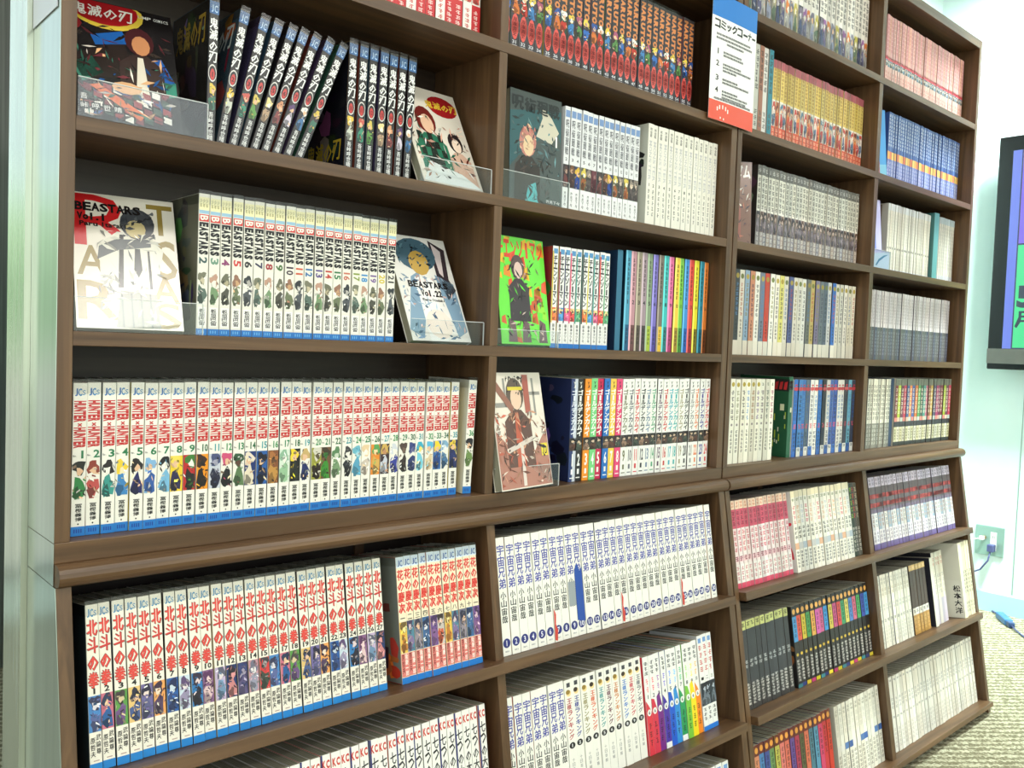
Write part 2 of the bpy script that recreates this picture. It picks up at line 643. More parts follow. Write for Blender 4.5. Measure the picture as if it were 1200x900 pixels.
def bookcase(x0, tl, div, tr, x1, label):
    root = empty('bookcase', (x0, 0, FZ))
    tag(root, label, 'bookcase', 'walnut bookcases')

    def add(mb, name, m, bev=0.0007):
        o = mb.build(name, M[m], root, bevel=bev)
        o.location = (-x0, 0, -FZ)
        return o
    for k, (a, b2) in enumerate(((x0, tl), (tr, x1))):
        p = MB()
        p.box(a, b2, 0, .175, BASE, T0)
        add(p, 'side_panel', 'wood_z')
    # painted outer face of the end panel
    p = MB()
    p.box(tl, tr, 0, .17, T1, T0)
    add(p, 'top_board', 'wood_x')
    p = MB()
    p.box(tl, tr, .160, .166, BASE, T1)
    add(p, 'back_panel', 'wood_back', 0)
    for z in SH:
        p = MB()
        p.box(tl, tr, .0004, .159, z - TH, z)
        add(p, 'shelf', 'wood_x')
    lv = [T1] + SH + [BASE]
    for a, b2 in zip(lv, lv[1:]):
        p = MB()
        p.box(div[0], div[1], .0012, .159, b2, (a if a == T1 else a - TH))
        add(p, 'divider', 'wood_z')
    p = MB()
    p.box(x0, x1, -.0005, .17, .7235, BASE)
    add(p, 'base_board', 'wood_x', .001)
    prof = [(.02, .7235), (.02, .700)]
    for k in range(9):
        a = math.pi / 2 - math.pi * k / 8
        prof.append((-.0075 - .0125 * math.cos(a), .7118 - .0117 * math.sin(a)))
    p = MB()
    p.prism(prof, x0 + .0005, x1 - .0005, 0)
    o = add(p, 'moulding', 'wood_x', 0)
    mesh_fixnormals(o)
    p = MB()
    p.box(x0, x1, .0202, .17, .700, .7233)
    add(p, 'counter_board', 'wood_x', 0)
    side = [(fy(.70), .6998), (fy(FZ), FZ), (.17, FZ), (.17, .6998)]
    for a, b2 in ((x0, tl), (tr, x1)):
        p = MB()
        p.prism(side, a, b2, 0)
        mesh_fixnormals(add(p, 'sloping_side_panel', 'wood_z'))
    cuts = [.6998] + LS
    for i, (a, b2) in enumerate(zip(cuts, cuts[1:])):
        za = a if i == 0 else a - .019
        zb = b2 + .001
        # lower edge follows the tilted shelf
        prof = [(fy(za) + .002, za), (fy(zb) + .002, zb - .004), (.158, zb - .004 - (.158 - fy(zb)) * TAN if i < 2 else FZ + .002), (.158, za if i == 0 else za - .02 - (.158 - fy(za)) * TAN)]
        p = MB()
        p.prism(prof, div[0], div[1], 0)
        mesh_fixnormals(add(p, 'sloping_divider', 'wood_z', 0))
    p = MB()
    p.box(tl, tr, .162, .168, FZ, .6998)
    add(p, 'back_panel', 'wood_shaded', 0)
    for xa in ((x0 + .465, x0 + .945) if x0 < 1 else (1.593, 2.10)):
        p = MB()
        p.box(xa, xa + .016, .1585, .1618, .03, .6996)
        add(p, 'back_batten', 'wood_z', 0)
    for i, z in enumerate(LS):
        y = fy(z) - .016
        ln = (.157 - y) / SL[1] if i < 2 else .135
        th = .0165 if i < 2 else .0125
        up = (0, math.sin(TILT), math.cos(TILT))
        A = (y, z)
        B = (y + SL[1] * ln, z + SL[2] * ln)
        prof = [A, (A[0] - up[1] * th, A[1] - up[2] * th), (B[0] - up[1] * th, B[1] - up[2] * th), B]
        p = MB()
        p.prism(prof, tl + .0005, tr - .0005, 0)
        mesh_fixnormals(add(p, 'sloping_shelf', 'wood_x', .001))
    p = MB()
    p.box(tl, tr, fy(0) + .05, fy(0) + .065, FZ, .003)
    add(p, 'plinth', 'wood_x', 0)
    return root


bcA = bookcase(0.0, .0152, (.5895, .6049), 1.1821, 1.2, 'tall walnut bookcase on the left with sloping lower shelves full of comics')
bcB = bookcase(1.2039, 1.2181, (1.7776, 1.7963), 2.3587, 2.3745, 'tall walnut bookcase on the right beside the screen wall with sloping lower shelves')
# painted outer skin on the exposed left end
for nm, prof in (('end_skin', [(0.0006, BASE + .0002), (.174, BASE + .0002), (.174, T0), (0.0006, T0)]),
                 ('end_skin', [(fy(.70) + .001, .6995), (fy(FZ) + .001, FZ), (.17, FZ), (.17, .6995)]),
                 ('end_skin', [(.0006, .7005), (.17, .7005), (.17, BASE - .0008), (.0006, BASE - .0008)])):
    p = MB()
    p.prism(prof, -.0006, -.0001, 0)
    o = mesh_fixnormals(p.build(nm, M['end_panel'], bcA))
    o.location = (0, 0, -FZ)
    o['label'] = 'pale reflective end facing of the left bookcase'

# ------------------------------------------------------------------ books
PX = {'comic_book': [.113, .112], 'large_comic_book': [.128, .125], 'pocket_comic_book': [.106, .104]}
ORD = ['first', 'second', 'third', 'fourth', 'fifth', 'sixth', 'seventh', 'eighth', 'ninth', 'tenth', 'eleventh', 'twelfth', 'thirteenth', 'fourteenth', 'fifteenth', 'sixteenth', 'seventeenth',
       'eighteenth', 'nineteenth', 'twentieth']


def nth(k):
    if k < 20:
        return ORD[k]
    k += 1
    t_, u_ = divmod(k, 10)
    ten = {2: 'twent', 3: 'thirt', 4: 'fort'}[t_]
    return ten + 'ieth' if u_ == 0 else ten + 'y-' + ORD[u_ - 1]


W_ = (238, 235, 224)
K_ = (30, 28, 28)


def jacket(w, h, d, spine, left, right=None, edge=None):
    """paper cover wrapped round the page block, spine slightly rounded; left = front cover colour"""
    mb = MB()
    r_, t_ = .0009, .0006
    out = [(-w / 2, d), (-w / 2, r_), (-w / 2 + r_ * .3, r_ * .3), (-w / 2 + r_, 0), (w / 2 - r_, 0), (w / 2 - r_ * .3, r_ * .3), (w / 2, r_), (w / 2, d)]
    inn = [(w / 2 - t_, d), (w / 2 - t_, t_), (-w / 2 + t_, t_), (-w / 2 + t_, d)]
    ring = out + inn
    n = len(ring)
    for z in (0, h):
        mb.v.extend([(x, y, z) for x, y in ring])
    right = right or left
    for k in range(n):
        j = (k + 1) % n
        c = left if k == 0 else (right if k == 6 else (spine if k < 7 else (225, 222, 212)))
        if k in (1, 5):
            c = edge or spine
        mb.f.append((k, j, n + j, n + k))
        mb.c.append(c)
    # top and bottom rims as quads
    pairs = [(0, 1, 10, 11), (1, 2, 10), (2, 3, 10), (3, 4, 9, 10), (4, 5, 9), (5, 6, 9), (6, 7, 8, 9)]
    for q in pairs:
        mb.f.append(tuple(n + k for k in q))
        mb.c.append(spine)
        mb.f.append(tuple(reversed(q)))
        mb.c.append(spine)
    return mb


def art(mb, T, u0, u1, vt, vb, pal, rnd, n=5):
    """plain stand-in for a small spine picture: loose fields of the picture's colours, hair tone above, skin tone, cloth below"""
    H = vt - vb
    rect(mb, T, u0, u1, vb, vt, pal[0])
    uw = u1 - u0
    cl = (u0, u1, vb, vt)
    Lk = lambda q: (lambda u, v: (lambda p: (p[0], p[1] - .00003 * q, p[2]))(T(u, v)))

    def blob(q, uc, vc, ru, rv, col, m=9):
        pts = []
        ph = rnd.random() * 6
        for k in range(m):
            a = 2 * math.pi * k / m
            r_ = 1 + .28 * math.sin(a * 3 + ph) + rnd.uniform(-.14, .14)
            pts.append((min(max(uc + ru * r_ * math.cos(a), u0), u1), min(max(vc + rv * r_ * math.sin(a), vb), vt)))
        shape(mb, Lk(q), pts, col)

    def tone(c, f_):
        return tuple(max(0, min(255, int(x * f_))) for x in c)
    cx = (u0 + u1) / 2 + rnd.uniform(-.12, .12) * uw
    body = pal[3] if len(pal) > 3 else pal[1]
    top = vt - rnd.uniform(.14, .24) * H
    blob(3, cx, vb + .28 * H, .46 * uw, .30 * H, body)
    blob(4, cx - .12 * uw, vb + .16 * H, .3 * uw, .16 * H, tone(body, rnd.uniform(.55, .8)))
    blob(5, cx, top, .44 * uw, .2 * H, pal[1], 11)
    blob(6, cx + rnd.uniform(-.08, .12) * uw, top - .1 * H, .24 * uw, .10 * H, pal[2], 8)
    for j in range(n * 2):
        c = tone(pal[rnd.randrange(0, len(pal))], rnd.uniform(.5, 1.3))
        a, b2 = rnd.uniform(u0, u1 - .15 * uw), rnd.uniform(vb + .02 * H, vt - .1 * H)
        e = rnd.uniform(.08, .34) * uw
        f_ = rnd.uniform(.03, .14) * H
        k_ = rnd.uniform(-1, 1)
        pts = [(a, b2), (a + e, b2 + k_ * f_), (a + e * .9, b2 + k_ * f_ + .5 * f_), (a + .05 * e, b2 + f_ * .6)]
        pts = [(min(max(x, u0), u1), min(max(y, vb), vt)) for x, y in pts]
        shape(mb, Lk(7 + j * .3), pts, c)


def layer(T, k):
    return lambda u, v: (lambda p: (p[0], p[1] - .00008 * k, p[2]))(T(u, v))


def spineT(w, h):
    """u 0..1 across the spine, v 0..1 from foot to head"""
    return lambda u, v: ((u - .5) * w, -.00012, v * h)


PAGES = {}


def make_book(kind, loc, rot, w, h, d, spec, k, rnd, detail, cover=None):
    """one volume: jacket + page block + printed parts"""
    sp_col = spec.get('spine', W_)
    if callable(sp_col):
        sp_col = sp_col(k, rnd)
    left = spec.get('side', sp_col)
    if callable(left):
        left = left(k, rnd)
    jk = jacket(w, h, d, sp_col, left, edge=spec.get('edge') or tuple(int(c * .72) for c in sp_col))  # spine corners coloured darker to stand in for shade in the gaps between books
    T = spineT(w, h)
    if detail == 0:
        spec['draw'](jk, T, k, rnd, 'all')
        f_ = rnd.uniform(.86, 1.02)
        g_ = rnd.uniform(.95, 1.0)
        jk.c = [(c[0] * f_, c[1] * f_ * (.5 + .5 * g_), c[2] * f_ * g_) for c in jk.c]
    root = jk.build(kind, M['glossy_print' if spec.get('gloss') else 'print'])
    root.location = loc
    root.rotation_euler = rot
    pk = (round(w, 4), round(h, 3), round(d, 3))
    if detail >= 1 or spec.get('tops'):
        if pk not in PAGES:
            pg = MB()
            pg.box(-w / 2 + .0008, w / 2 - .0008, .0011, d - .0005, .0006, h - .0004)
            PAGES[pk] = pg.build('pages', M['pages'], root)
        else:
            o = PAGES[pk].copy()
            o.parent = root
            C.objects.link(o)
    if cover:
        p = MB()
        cover(p, lambda u, v: (-w / 2 - .00015 , d * (1 - u), v * h))
        p.build('front_cover_picture', M['glossy_print' if spec.get('gloss') else 'print'], root)
    if detail >= 1:
        for part, nm in (('letter', 'spine_lettering'), ('number', 'volume_number'), ('picture', 'spine_picture')):
            if detail == 1 and part != 'letter':
                continue
            p = MB()
            spec['draw'](p, T, k, rnd, 'all' if detail == 1 else part)
            if p.f:
                p.build(nm, M['glossy_print' if spec.get('gloss') else 'print'], root)
        if spec.get('film'):
            p = MB()
            e = .0004
            hh = h + .0042
            ring = [(-w / 2 - e, .05), (-w / 2 - e, -e), (w / 2 + e, -e), (w / 2 + e, .05)]
            for a, b2 in zip(ring, ring[1:]):
                p.poly([(a[0], a[1], h - .012), (b2[0], b2[1], h - .012), (b2[0] * .97, b2[1], hh), (a[0] * .97, a[1], hh)])
            p.build('clear_cover', M['film'], root)
    return root


BOOKS = []


def row(shelf, x0, x1, n, kind, spec, where, desc, h=.172, y=.03, detail=2, d=None, lean=0.0, seed=0, group=None, first=0, jit=.0012, numlabel=None, wf=.965, cover=None):
    rnd = random.Random(seed * 77 + 5)
    d = d or PX[kind][0]
    p = (x1 - x0) / n
    for i in range(n):
        k = i + first
        w = p * wf * rnd.uniform(.985, 1.01)
        hh = h * rnd.uniform(.997, 1.003)
        X = x0 + p * (i + .5)
        ja = rnd.uniform(-jit, jit)
        ry = math.radians(rnd.uniform(-.15, .25) + lean)
        rz = math.radians(rnd.uniform(-.35, .35))
        if isinstance(shelf, str):
            z = LS[int(shelf[1]) - 1]
            yf = fy(z) - .016
            q_ = y + ja
            loc = (X, yf + SL[1] * q_, z + SL[2] * q_ + .0006)
            rot = Euler((-TILT, ry, rz), 'XYZ')
        else:
            dz = math.sin(abs(ry)) * w / 2
            loc = (X, y + ja, shelf + .0004 + dz)
            rot = Euler((0, ry, rz), 'XYZ')
        o = make_book(kind, loc, rot, w, hh, d, spec, k, rnd, detail, cover if i == 0 else None)
        lab = (numlabel(k) if numlabel else None) or (nth(i) + ' from left of the ' + desc + ', ' + where if n > 1 else desc + ', ' + where)
        tag(o, lab, 'book', group or (desc + ' ' + where))
        BOOKS.append(o)


# ---------- spine designs
def pals(lst):
    return lambda k: lst[k % len(lst)]


SK = (226, 186, 150)


def d_red_title(mb, T, k, rnd, part):          # top-left bay row above the moulding
    a = part == 'all'
    if part in ('letter', 'all'):
        L = layer(T, 1)
        rect(mb, T, 0, 1, 0, .062, (36, 120, 196))
        for j in range(4):
            rect(mb, L, .2 + .16 * j, .28 + .16 * j, .02, .045, (20, 60, 150))
        put(mb, L, 'J', .1, .915, .38, .965, (50, 110, 180), False, .03)
        put(mb, L, 'C', .36, .915, .62, .965, (50, 130, 190), False, .03)
        put(mb, L, 'ｓ', .62, .92, .88, .955, (60, 140, 190))
        red = (196, 48, 48)
        turned(mb, L, 'HUNTER', .08, .92, .885, .745, red, .06, .055)
        put(mb, L, '×', .34, .715, .66, .74, red, False, .03)
        turned(mb, L, 'HUNTER', .08, .92, .712, .575, red, .06, .055)
        stack(mb, L, '冨樫義博', .28, .74, .212, .095, K_, .1, .02)
        disc(mb, L, .5, .078, .06, .006, K_, 6)
    if part in ('number', 'all'):
        L = layer(T, 1)
        col = [(36, 120, 76), (30, 96, 60), (60, 150, 160), (50, 140, 80)][0 if k < 9 else (k % 4)]
        s = str(k + 1)
        line(mb, L, s, (.48 if len(s) == 1 else .38), .95, .508, .56, col, .06, .025)
        line(mb, L, 'No.', .06, .36, .52, .533, K_, .1)
    if part in ('picture', 'all'):
        P = HXP[k % len(HXP)]
        art(mb, T, .02, .98, .49, .24, P, rnd, 6)


HXP = [[W_, (36, 40, 36), SK, (50, 130, 70)], [W_, (140, 60, 46), SK, (190, 80, 76)], [W_, (40, 36, 36), W_, (60, 150, 140)], [W_, (236, 204, 60), (240, 224, 180), (60, 130, 190)],
       [W_, (40, 34, 36), SK, (36, 40, 96)], [W_, (130, 176, 216), SK, (50, 90, 160)], [W_, (30, 30, 34), W_, (120, 180, 214)], [(236, 200, 50), (240, 214, 90), SK, (40, 36, 76)],
       [(186, 40, 40), (60, 120, 50), W_, (36, 34, 34)], [(240, 150, 30), (60, 34, 24), (40, 30, 30), (30, 26, 26)], [(200, 204, 214), (70, 80, 120), (160, 160, 180), (36, 38, 60)],
       [W_, (206, 80, 120), SK, (30, 30, 34)], [W_, (50, 86, 60), (90, 60, 50), (90, 120, 80)], [(30, 50, 110), (230, 216, 196), SK, (226, 214, 190)], [(40, 90, 160), (24, 26, 40), SK, (20, 30, 60)],
       [(130, 80, 50), (170, 110, 60), (90, 60, 40), (190, 140, 70)], [(214, 226, 210), (140, 180, 150), W_, (150, 190, 150)], [(24, 26, 26), (240, 210, 50), SK, (40, 44, 40)],
       [W_, (200, 170, 110), SK, (30, 44, 100)], [(150, 150, 60), (210, 206, 190), (90, 80, 60), (40, 30, 24)], [(110, 80, 56), (60, 50, 36), (50, 110, 50), (60, 140, 50)],
       [W_, (90, 130, 90), (200, 210, 190), (120, 150, 110)], [W_, (60, 60, 64), W_, (40, 40, 46)], [W_, (110, 180, 200), (170, 210, 220), (90, 160, 190)], [W_, (226, 200, 160), W_, (210, 196, 180)],
       [(230, 140, 50), (90, 160, 90), (250, 210, 160), (210, 170, 90)], [(60, 44, 50), (206, 170, 90), (190, 140, 100), (200, 204, 214)], [W_, (210, 214, 220), W_, (56, 66, 150)],
       [W_, (80, 64, 60), (110, 90, 80), (60, 50, 50)], [W_, (60, 70, 130), (110, 110, 150), (50, 60, 110)], [W_, (60, 170, 200), (240, 220, 120), (120, 200, 220)], [W_, (90, 180, 220), SK, (220, 200, 160)],
       [(60, 110, 170), (240, 210, 60), SK, (40, 70, 130)], [W_, (130, 170, 200), (210, 220, 226), (70, 110, 150)], [(44, 50, 90), (230, 200, 70), SK, (40, 50, 100)], [W_, (40, 40, 46), SK, (110, 140, 80)]]


def mk(**kw):
    return kw


def side_pick(*cols):
    return lambda k, rnd: cols[rnd.randrange(len(cols))]


S = {}
S['red_title'] = mk(draw=d_red_title, spine=(240, 237, 226), side=side_pick((30, 30, 34), (200, 60, 50), (216, 190, 60), (226, 224, 214), (230, 228, 220), (60, 110, 100)), film=True)


def d_black_blade(mb, T, k, rnd, part):        # dark spines with a white brush title
    if part in ('letter', 'all'):
        L = layer(T, 1)
        rect(mb, T, 0, 1, .9, .985, (52, 96, 150))
        put(mb, L, 'J', .15, .91, .45, .96, (170, 200, 230), False, .02)
        put(mb, L, 'C', .5, .91, .85, .96, (170, 200, 230), False, .02)
        stack(mb, T, '鬼滅の刃', .06, .94, .875, .57, (238, 238, 236), .04, .03)
        rect(mb, T, 0, 1, 0, .022, (50, 90, 150))
        stack(mb, T, '吾峠呼世晴', .26, .74, .235, .04, (232, 232, 230), .06, .015)
        disc(mb, T, .5, .5, .44, .06, (220, 216, 212), 14)
        disc(mb, L, .5, .5, .38, .05, (50, 44, 44), 14)
        disc(mb, layer(T, 2), .5, .49, .24, .04, (196, 62, 60), 12)
    if part in ('number', 'all'):
        line(mb, layer(T, 3), str(k + 1), .34, .66, .475, .508, (60, 20, 20), .1, .02)
    if part in ('picture', 'all'):
        P = [[(60, 50, 50), (220, 190, 80), SK, (60, 110, 90)], [(70, 54, 44), (226, 190, 70), (230, 216, 180), (200, 204, 190)], [(40, 60, 60), (200, 90, 80), SK, (60, 140, 110)],
             [(50, 60, 44), (214, 190, 90), SK, (96, 150, 70)], [(70, 60, 52), (240, 214, 150), W_, (180, 150, 120)], [(50, 44, 46), (214, 150, 110), SK, (130, 60, 60)],
             [(46, 42, 46), (90, 60, 110), SK, (210, 200, 214)], [(60, 56, 56), (230, 226, 220), SK, (60, 110, 160)]][k % 8]
        art(mb, T, .1, .9, .43, .245, P, rnd, 4)


S['black_blade'] = mk(draw=d_black_blade, spine=(42, 38, 38), side=side_pick((60, 90, 110), (120, 60, 50), (50, 90, 70), (70, 60, 90), (140, 110, 60), (40, 36, 40)), gloss=True, film=True)


def d_beast(mb, T, k, rnd, part):
    v = k + 2
    if part in ('letter', 'all'):
        L = layer(T, 1)
        rect(mb, T, .04, .96, .885, .975, (240, 234, 186))
        for j in range(3):
            stack(mb, L, '少年', .1 + .27 * j, .3 + .27 * j, .965, .9, (120, 116, 70), .1)
        rect(mb, T, .06, .94, .86, .883, (150, 190, 214))
        rect(mb, T, .06, .94, .805, .855, (206, 52, 52))
        put(mb, L, 'B', .14, .812, .86, .848, W_, True, .03)
        turned(mb, T, 'EASTARS', .08, .92, .8, .57, (26, 26, 30), .02, .07)
        rect(mb, T, .14, .86, .06, .2, (246, 245, 240))
        stack(mb, L, '板垣巴留', .24, .76, .19, .07, (30, 30, 34), .04, .02)
        rect(mb, T, 0, 1, 0, .046, (44, 120, 196))
        for j in range(3):
            rect(mb, L, .2 + .22 * j, .3 + .22 * j, .014, .034, (110, 180, 230))
    if part in ('number', 'all'):
        col = [(60, 90, 90), (110, 150, 130), (140, 60, 110), (206, 60, 60), (50, 50, 56), (60, 60, 90), (160, 50, 60), (70, 110, 60), (60, 40, 60), (206, 90, 60), (40, 110, 170), (90, 70, 140),
               (190, 60, 50), (40, 120, 70), (196, 110, 90), (130, 150, 60), (60, 140, 200), (120, 90, 150), (210, 190, 60), (60, 60, 60)][k % 20]
        turned(mb, T, str(v), .14, .86, .555, .505 if v < 10 else .48, col, .06, .03)
    if part in ('picture', 'all'):
        P = [[W_, (120, 120, 100), (200, 190, 160), (90, 110, 100)], [W_, (190, 150, 130), W_, (120, 150, 110)], [W_, (110, 110, 90), (180, 170, 140), (80, 80, 70)],
             [W_, (150, 110, 90), (200, 160, 120), (110, 120, 90)], [W_, (50, 54, 60), (180, 176, 170), (80, 84, 90)]][k % 5]
        art(mb, T, .06, .94, .45, .22, P, rnd, 5)


S['beast'] = mk(draw=d_beast, spine=(234, 231, 220), side=side_pick((220, 218, 206), (200, 196, 184), (90, 96, 80)), film=True)


def d_fist(mb, T, k, rnd, part):
    if part in ('letter', 'all'):
        L = layer(T, 1)
        put(mb, L, 'J', .1, .925, .36, .975, (60, 140, 190), False, .03)
        put(mb, L, 'C', .36, .925, .62, .975, (60, 140, 190), False, .03)
        put(mb, L, 'ｓ', .62, .93, .88, .965, (60, 140, 190))
        rd = (206, 52, 48)
        for i, ch in enumerate('北斗の拳'):
            t_ = .91 - i * .105
            put(mb, T, ch, .04, t_ - .102, .96, t_, (50, 34, 34), False, .075)
            put(mb, L, ch, .08, t_ - .098, .92, t_ - .004, (222, 70, 60) if i != 1 else (206, 60, 54), False, .05)
        stack(mb, L, '武論尊', .54, .92, .222, .1, K_, .12, .015)
        stack(mb, L, '原哲夫', .1, .48, .205, .085, K_, .12, .015)
        rect(mb, L, .3, .76, .062, .068, (180, 150, 140))
        rect(mb, T, 0, 1, 0, .05, (34, 128, 200))
    if part in ('number', 'all'):
        s = str(k + 1)
        line(mb, layer(T, 1), s, (.3 if len(s) == 1 else .12), (.74 if len(s) == 1 else .88), .46, .495, K_, .06, .03)
    if part in ('picture', 'all'):
        P = [[(70, 130, 190), (50, 50, 80), (220, 214, 220), (90, 100, 150)], [(200, 110, 130), (40, 50, 80), SK, (40, 90, 150)], [(90, 150, 70), (70, 60, 60), (210, 190, 150), (110, 80, 130)],
             [(226, 190, 120), (40, 40, 60), SK, (70, 90, 140)], [(110, 100, 150), (40, 36, 60), (230, 210, 200), (90, 90, 130)], [(230, 160, 90), (60, 40, 60), (230, 210, 190), (80, 60, 90)],
             [(40, 90, 160), (30, 40, 80), (200, 210, 220), (50, 70, 120)], [(200, 214, 224), (90, 70, 110), (226, 214, 216), (150, 140, 170)], [(50, 120, 180), (50, 40, 60), (220, 200, 200), (40, 36, 50)],
             [(130, 90, 130), (90, 50, 90), (230, 200, 200), (220, 190, 190)], [(190, 170, 200), (90, 90, 110), (220, 210, 210), (110, 140, 170)], [(30, 50, 100), (40, 34, 44), (220, 150, 150), (200, 130, 130)],
             [(60, 50, 90), (50, 60, 110), (160, 150, 170), (90, 80, 120)], [(190, 140, 150), (110, 110, 130), (226, 220, 220), (150, 150, 170)], [(206, 60, 60), (60, 60, 66), (150, 140, 140), (60, 70, 60)]][k % 15]
        art(mb, T, .02, .98, .45, .235, P, rnd, 9)


S['fist'] = mk(draw=d_fist, spine=(238, 232, 216), side=side_pick((36, 32, 36), (120, 50, 44), (40, 60, 70), (200, 180, 140), (60, 50, 40)), film=True)


def d_keiji(mb, T, k, rnd, part):
    if part in ('letter', 'all'):
        L = layer(T, 1)
        rect(mb, T, 0, 1, .915, 1, (214, 226, 236))
        put(mb, L, 'J', .15, .925, .5, .975, (50, 90, 170), False, .02)
        put(mb, L, 'C', .5, .925, .85, .975, (50, 90, 170), False, .02)
        stack(mb, T, '花の慶次', .06, .94, .9, .55, (216, 60, 52), .02, .05)
        rect(mb, T, .04, .96, .055, .235, (226, 130, 120))
        stack(mb, L, '隆慶一郎', .52, .9, .232, .06, (250, 240, 230), .06, .01)
        stack(mb, L, '原哲夫', .1, .48, .232, .08, (120, 30, 30), .06, .01)
        rect(mb, T, 0, 1, 0, .05, (34, 120, 200))
    if part in ('number', 'all'):
        s = '一二三四五六七八九十'[k % 10]
        put(mb, T, s, .2, .495 if s != '一' else .51, .8, .535 if s != '一' else .517, K_, False, .02)
    if part in ('picture', 'all'):
        P = [[(230, 190, 80), (110, 90, 50), (240, 220, 150), (190, 120, 50)], [(80, 130, 150), (70, 60, 90), (210, 190, 190), (130, 110, 150)], [(110, 110, 130), (50, 50, 70), SK, (150, 140, 150)],
             [(60, 100, 150), (40, 50, 80), (220, 220, 226), (70, 100, 140)], [(110, 80, 140), (70, 50, 90), (220, 190, 200), (130, 90, 140)], [(200, 190, 180), (60, 50, 50), (230, 210, 190), (200, 90, 60)]][k % 6]
        art(mb, T, .03, .97, .485, .24, P, rnd, 8)


S['keiji'] = mk(draw=d_keiji, spine=(240, 226, 196), side=side_pick((180, 50, 50), (220, 120, 110), (90, 90, 90), (226, 210, 180)), film=True)


def d_space(mb, T, k, rnd, part):
    if part in ('letter', 'all'):
        stack(mb, T, '宇宙兄弟', .1, .9, .94, .56, (74, 76, 160), .06, .03)
        stack(mb, T, '小山宙哉', .18, .82, .54, .27, (30, 30, 34), .08, .025)
        disc(mb, T, .5, .105, .42, .04, (44, 48, 120), 16)
        line(mb, T, '講談社', .26, .74, .03, .042, (120, 120, 130))
        if k % 9 == 6:
            shape(mb, layer(T, 2), [(.0, .02), (.3, .01), (.42, .1), (.2, .16), (.3, .24), (.06, .3)], (206, 70, 56))
        if k == 8:
            rect(mb, layer(T, 2), .05, .95, .28, .5, (150, 156, 160))
    if part in ('number', 'all'):
        s = str(k + 1)
        L = layer(T, 1)
        line(mb, L, s, (.36 if len(s) == 1 else .2), (.64 if len(s) == 1 else .8), .082, .128, (240, 240, 246), .06, .02)
    if part == 'picture' and k == 9:
        shape(mb, layer(T, 3), [(-.0, .14), (1, .12), (1.0, .62), (.7, .58), (.4, .66), (.0, .6)], (38, 76, 160))


S['space'] = mk(draw=d_space, spine=(240, 238, 228), side=side_pick((236, 234, 224), (60, 60, 66), (214, 180, 160), (232, 228, 200), (240, 238, 230)))
S['space2'] = mk(draw=lambda mb, T, k, rnd, part: d_space(mb, T, k + 30, rnd, part), spine=(240, 238, 228), side=side_pick((236, 234, 224), (210, 120, 90), (50, 60, 140), (226, 224, 214)))


def d_jjk(mb, T, k, rnd, part):
    if part in ('letter', 'all'):
        rect(mb, T, .1, .9, .9, .965, (120, 150, 196))
        stack(mb, T, '呪術廻戦', .2, .8, .88, .54, (90, 92, 100), .1, .02)
        rect(mb, T, 0, 1, .0, .235, (236, 238, 238))
        stack(mb, layer(T, 1), '芥見下々', .3, .7, .2, .06, (70, 70, 74), .1)
    if part in ('number', 'all'):
        line(mb, T, str(k + 2), .3, .7, .49, .52, (60, 60, 66), .1, .02)
    if part in ('picture', 'all'):
        P = [[(40, 36, 44), (70, 60, 60), (190, 160, 140), (110, 60, 60)], [(60, 50, 50), (120, 80, 50), (200, 160, 130), (70, 40, 40)], [(40, 50, 90), (220, 180, 60), SK, (40, 70, 150)],
             [(90, 90, 70), (220, 200, 90), W_, (160, 90, 50)], [(60, 56, 56), (140, 130, 120), (210, 190, 170), (90, 80, 80)], [(90, 30, 44), (110, 60, 70), (150, 110, 110), (70, 24, 36)]][(k // 3 if k > 10 else k) % 6]
        art(mb, T, .0, 1, .455, .24, P, rnd, 5)


S['jjk'] = mk(draw=d_jjk, spine=(226, 228, 230), side=side_pick((50, 50, 54), (220, 222, 224)))


def d_monster(mb, T, k, rnd, part):
    if part in ('letter', 'all'):
        stack(mb, T, '完全版', .3, .72, .965, .87, (60, 60, 56), .1, .015)
        turned(mb, T, 'MONSTER', .24, .76, .84, .45, (196, 196, 196), .1, .02)
        marks(mb, T, .32, .68, .37, .1, (110, 110, 104), 5, rnd)
    if part in ('number', 'all'):
        line(mb, T, str(k + 1), .34, .68, .395, .425, K_, .1, .02)


S['monster'] = mk(draw=d_monster, spine=(234, 232, 220), side=lambda k, r: (214, 214, 204) if k else (226, 226, 214))


def d_chain(mb, T, k, rnd, part):
    if part in ('letter', 'all'):
        L = layer(T, 1)
        rect(mb, T, .15, .85, .925, .975, (90, 150, 200))
        stack(mb, L, 'チェンソーマン', .18, .84, .91, .42, (44, 44, 50), .06, .04)
        stack(mb, L, '藤本タツキ', .3, .7, .24, .06, (60, 60, 66), .1, .01)
        rect(mb, T, 0, 1, 0, .045, (44, 120, 200))
        c = [(220, 190, 60), (150, 50, 60), (60, 60, 100), (230, 90, 130), (60, 150, 140), (40, 60, 60), (214, 200, 60), (70, 160, 150), (220, 60, 60), (90, 170, 120)][k % 10]
        rect(mb, T, .0, .2, .25, .95, c)
    if part in ('number', 'all'):
        line(mb, layer(T, 1), str(k + 2), .34, .7, .3, .36, (60, 60, 60), .1, .02)
    if part in ('picture', 'all'):
        c = [(230, 110, 60), (70, 140, 200), (230, 90, 140), (210, 60, 60), (90, 170, 120)][k % 5]
        art(mb, T, .2, 1, .4, .27, [c, (240, 220, 150), (90, 60, 60), tuple(min(255, x + 30) for x in c)], rnd, 3)


S['chain'] = mk(draw=d_chain, spine=(240, 240, 236), side=side_pick((60, 120, 110), (150, 40, 60), (210, 180, 50), (40, 44, 80)))

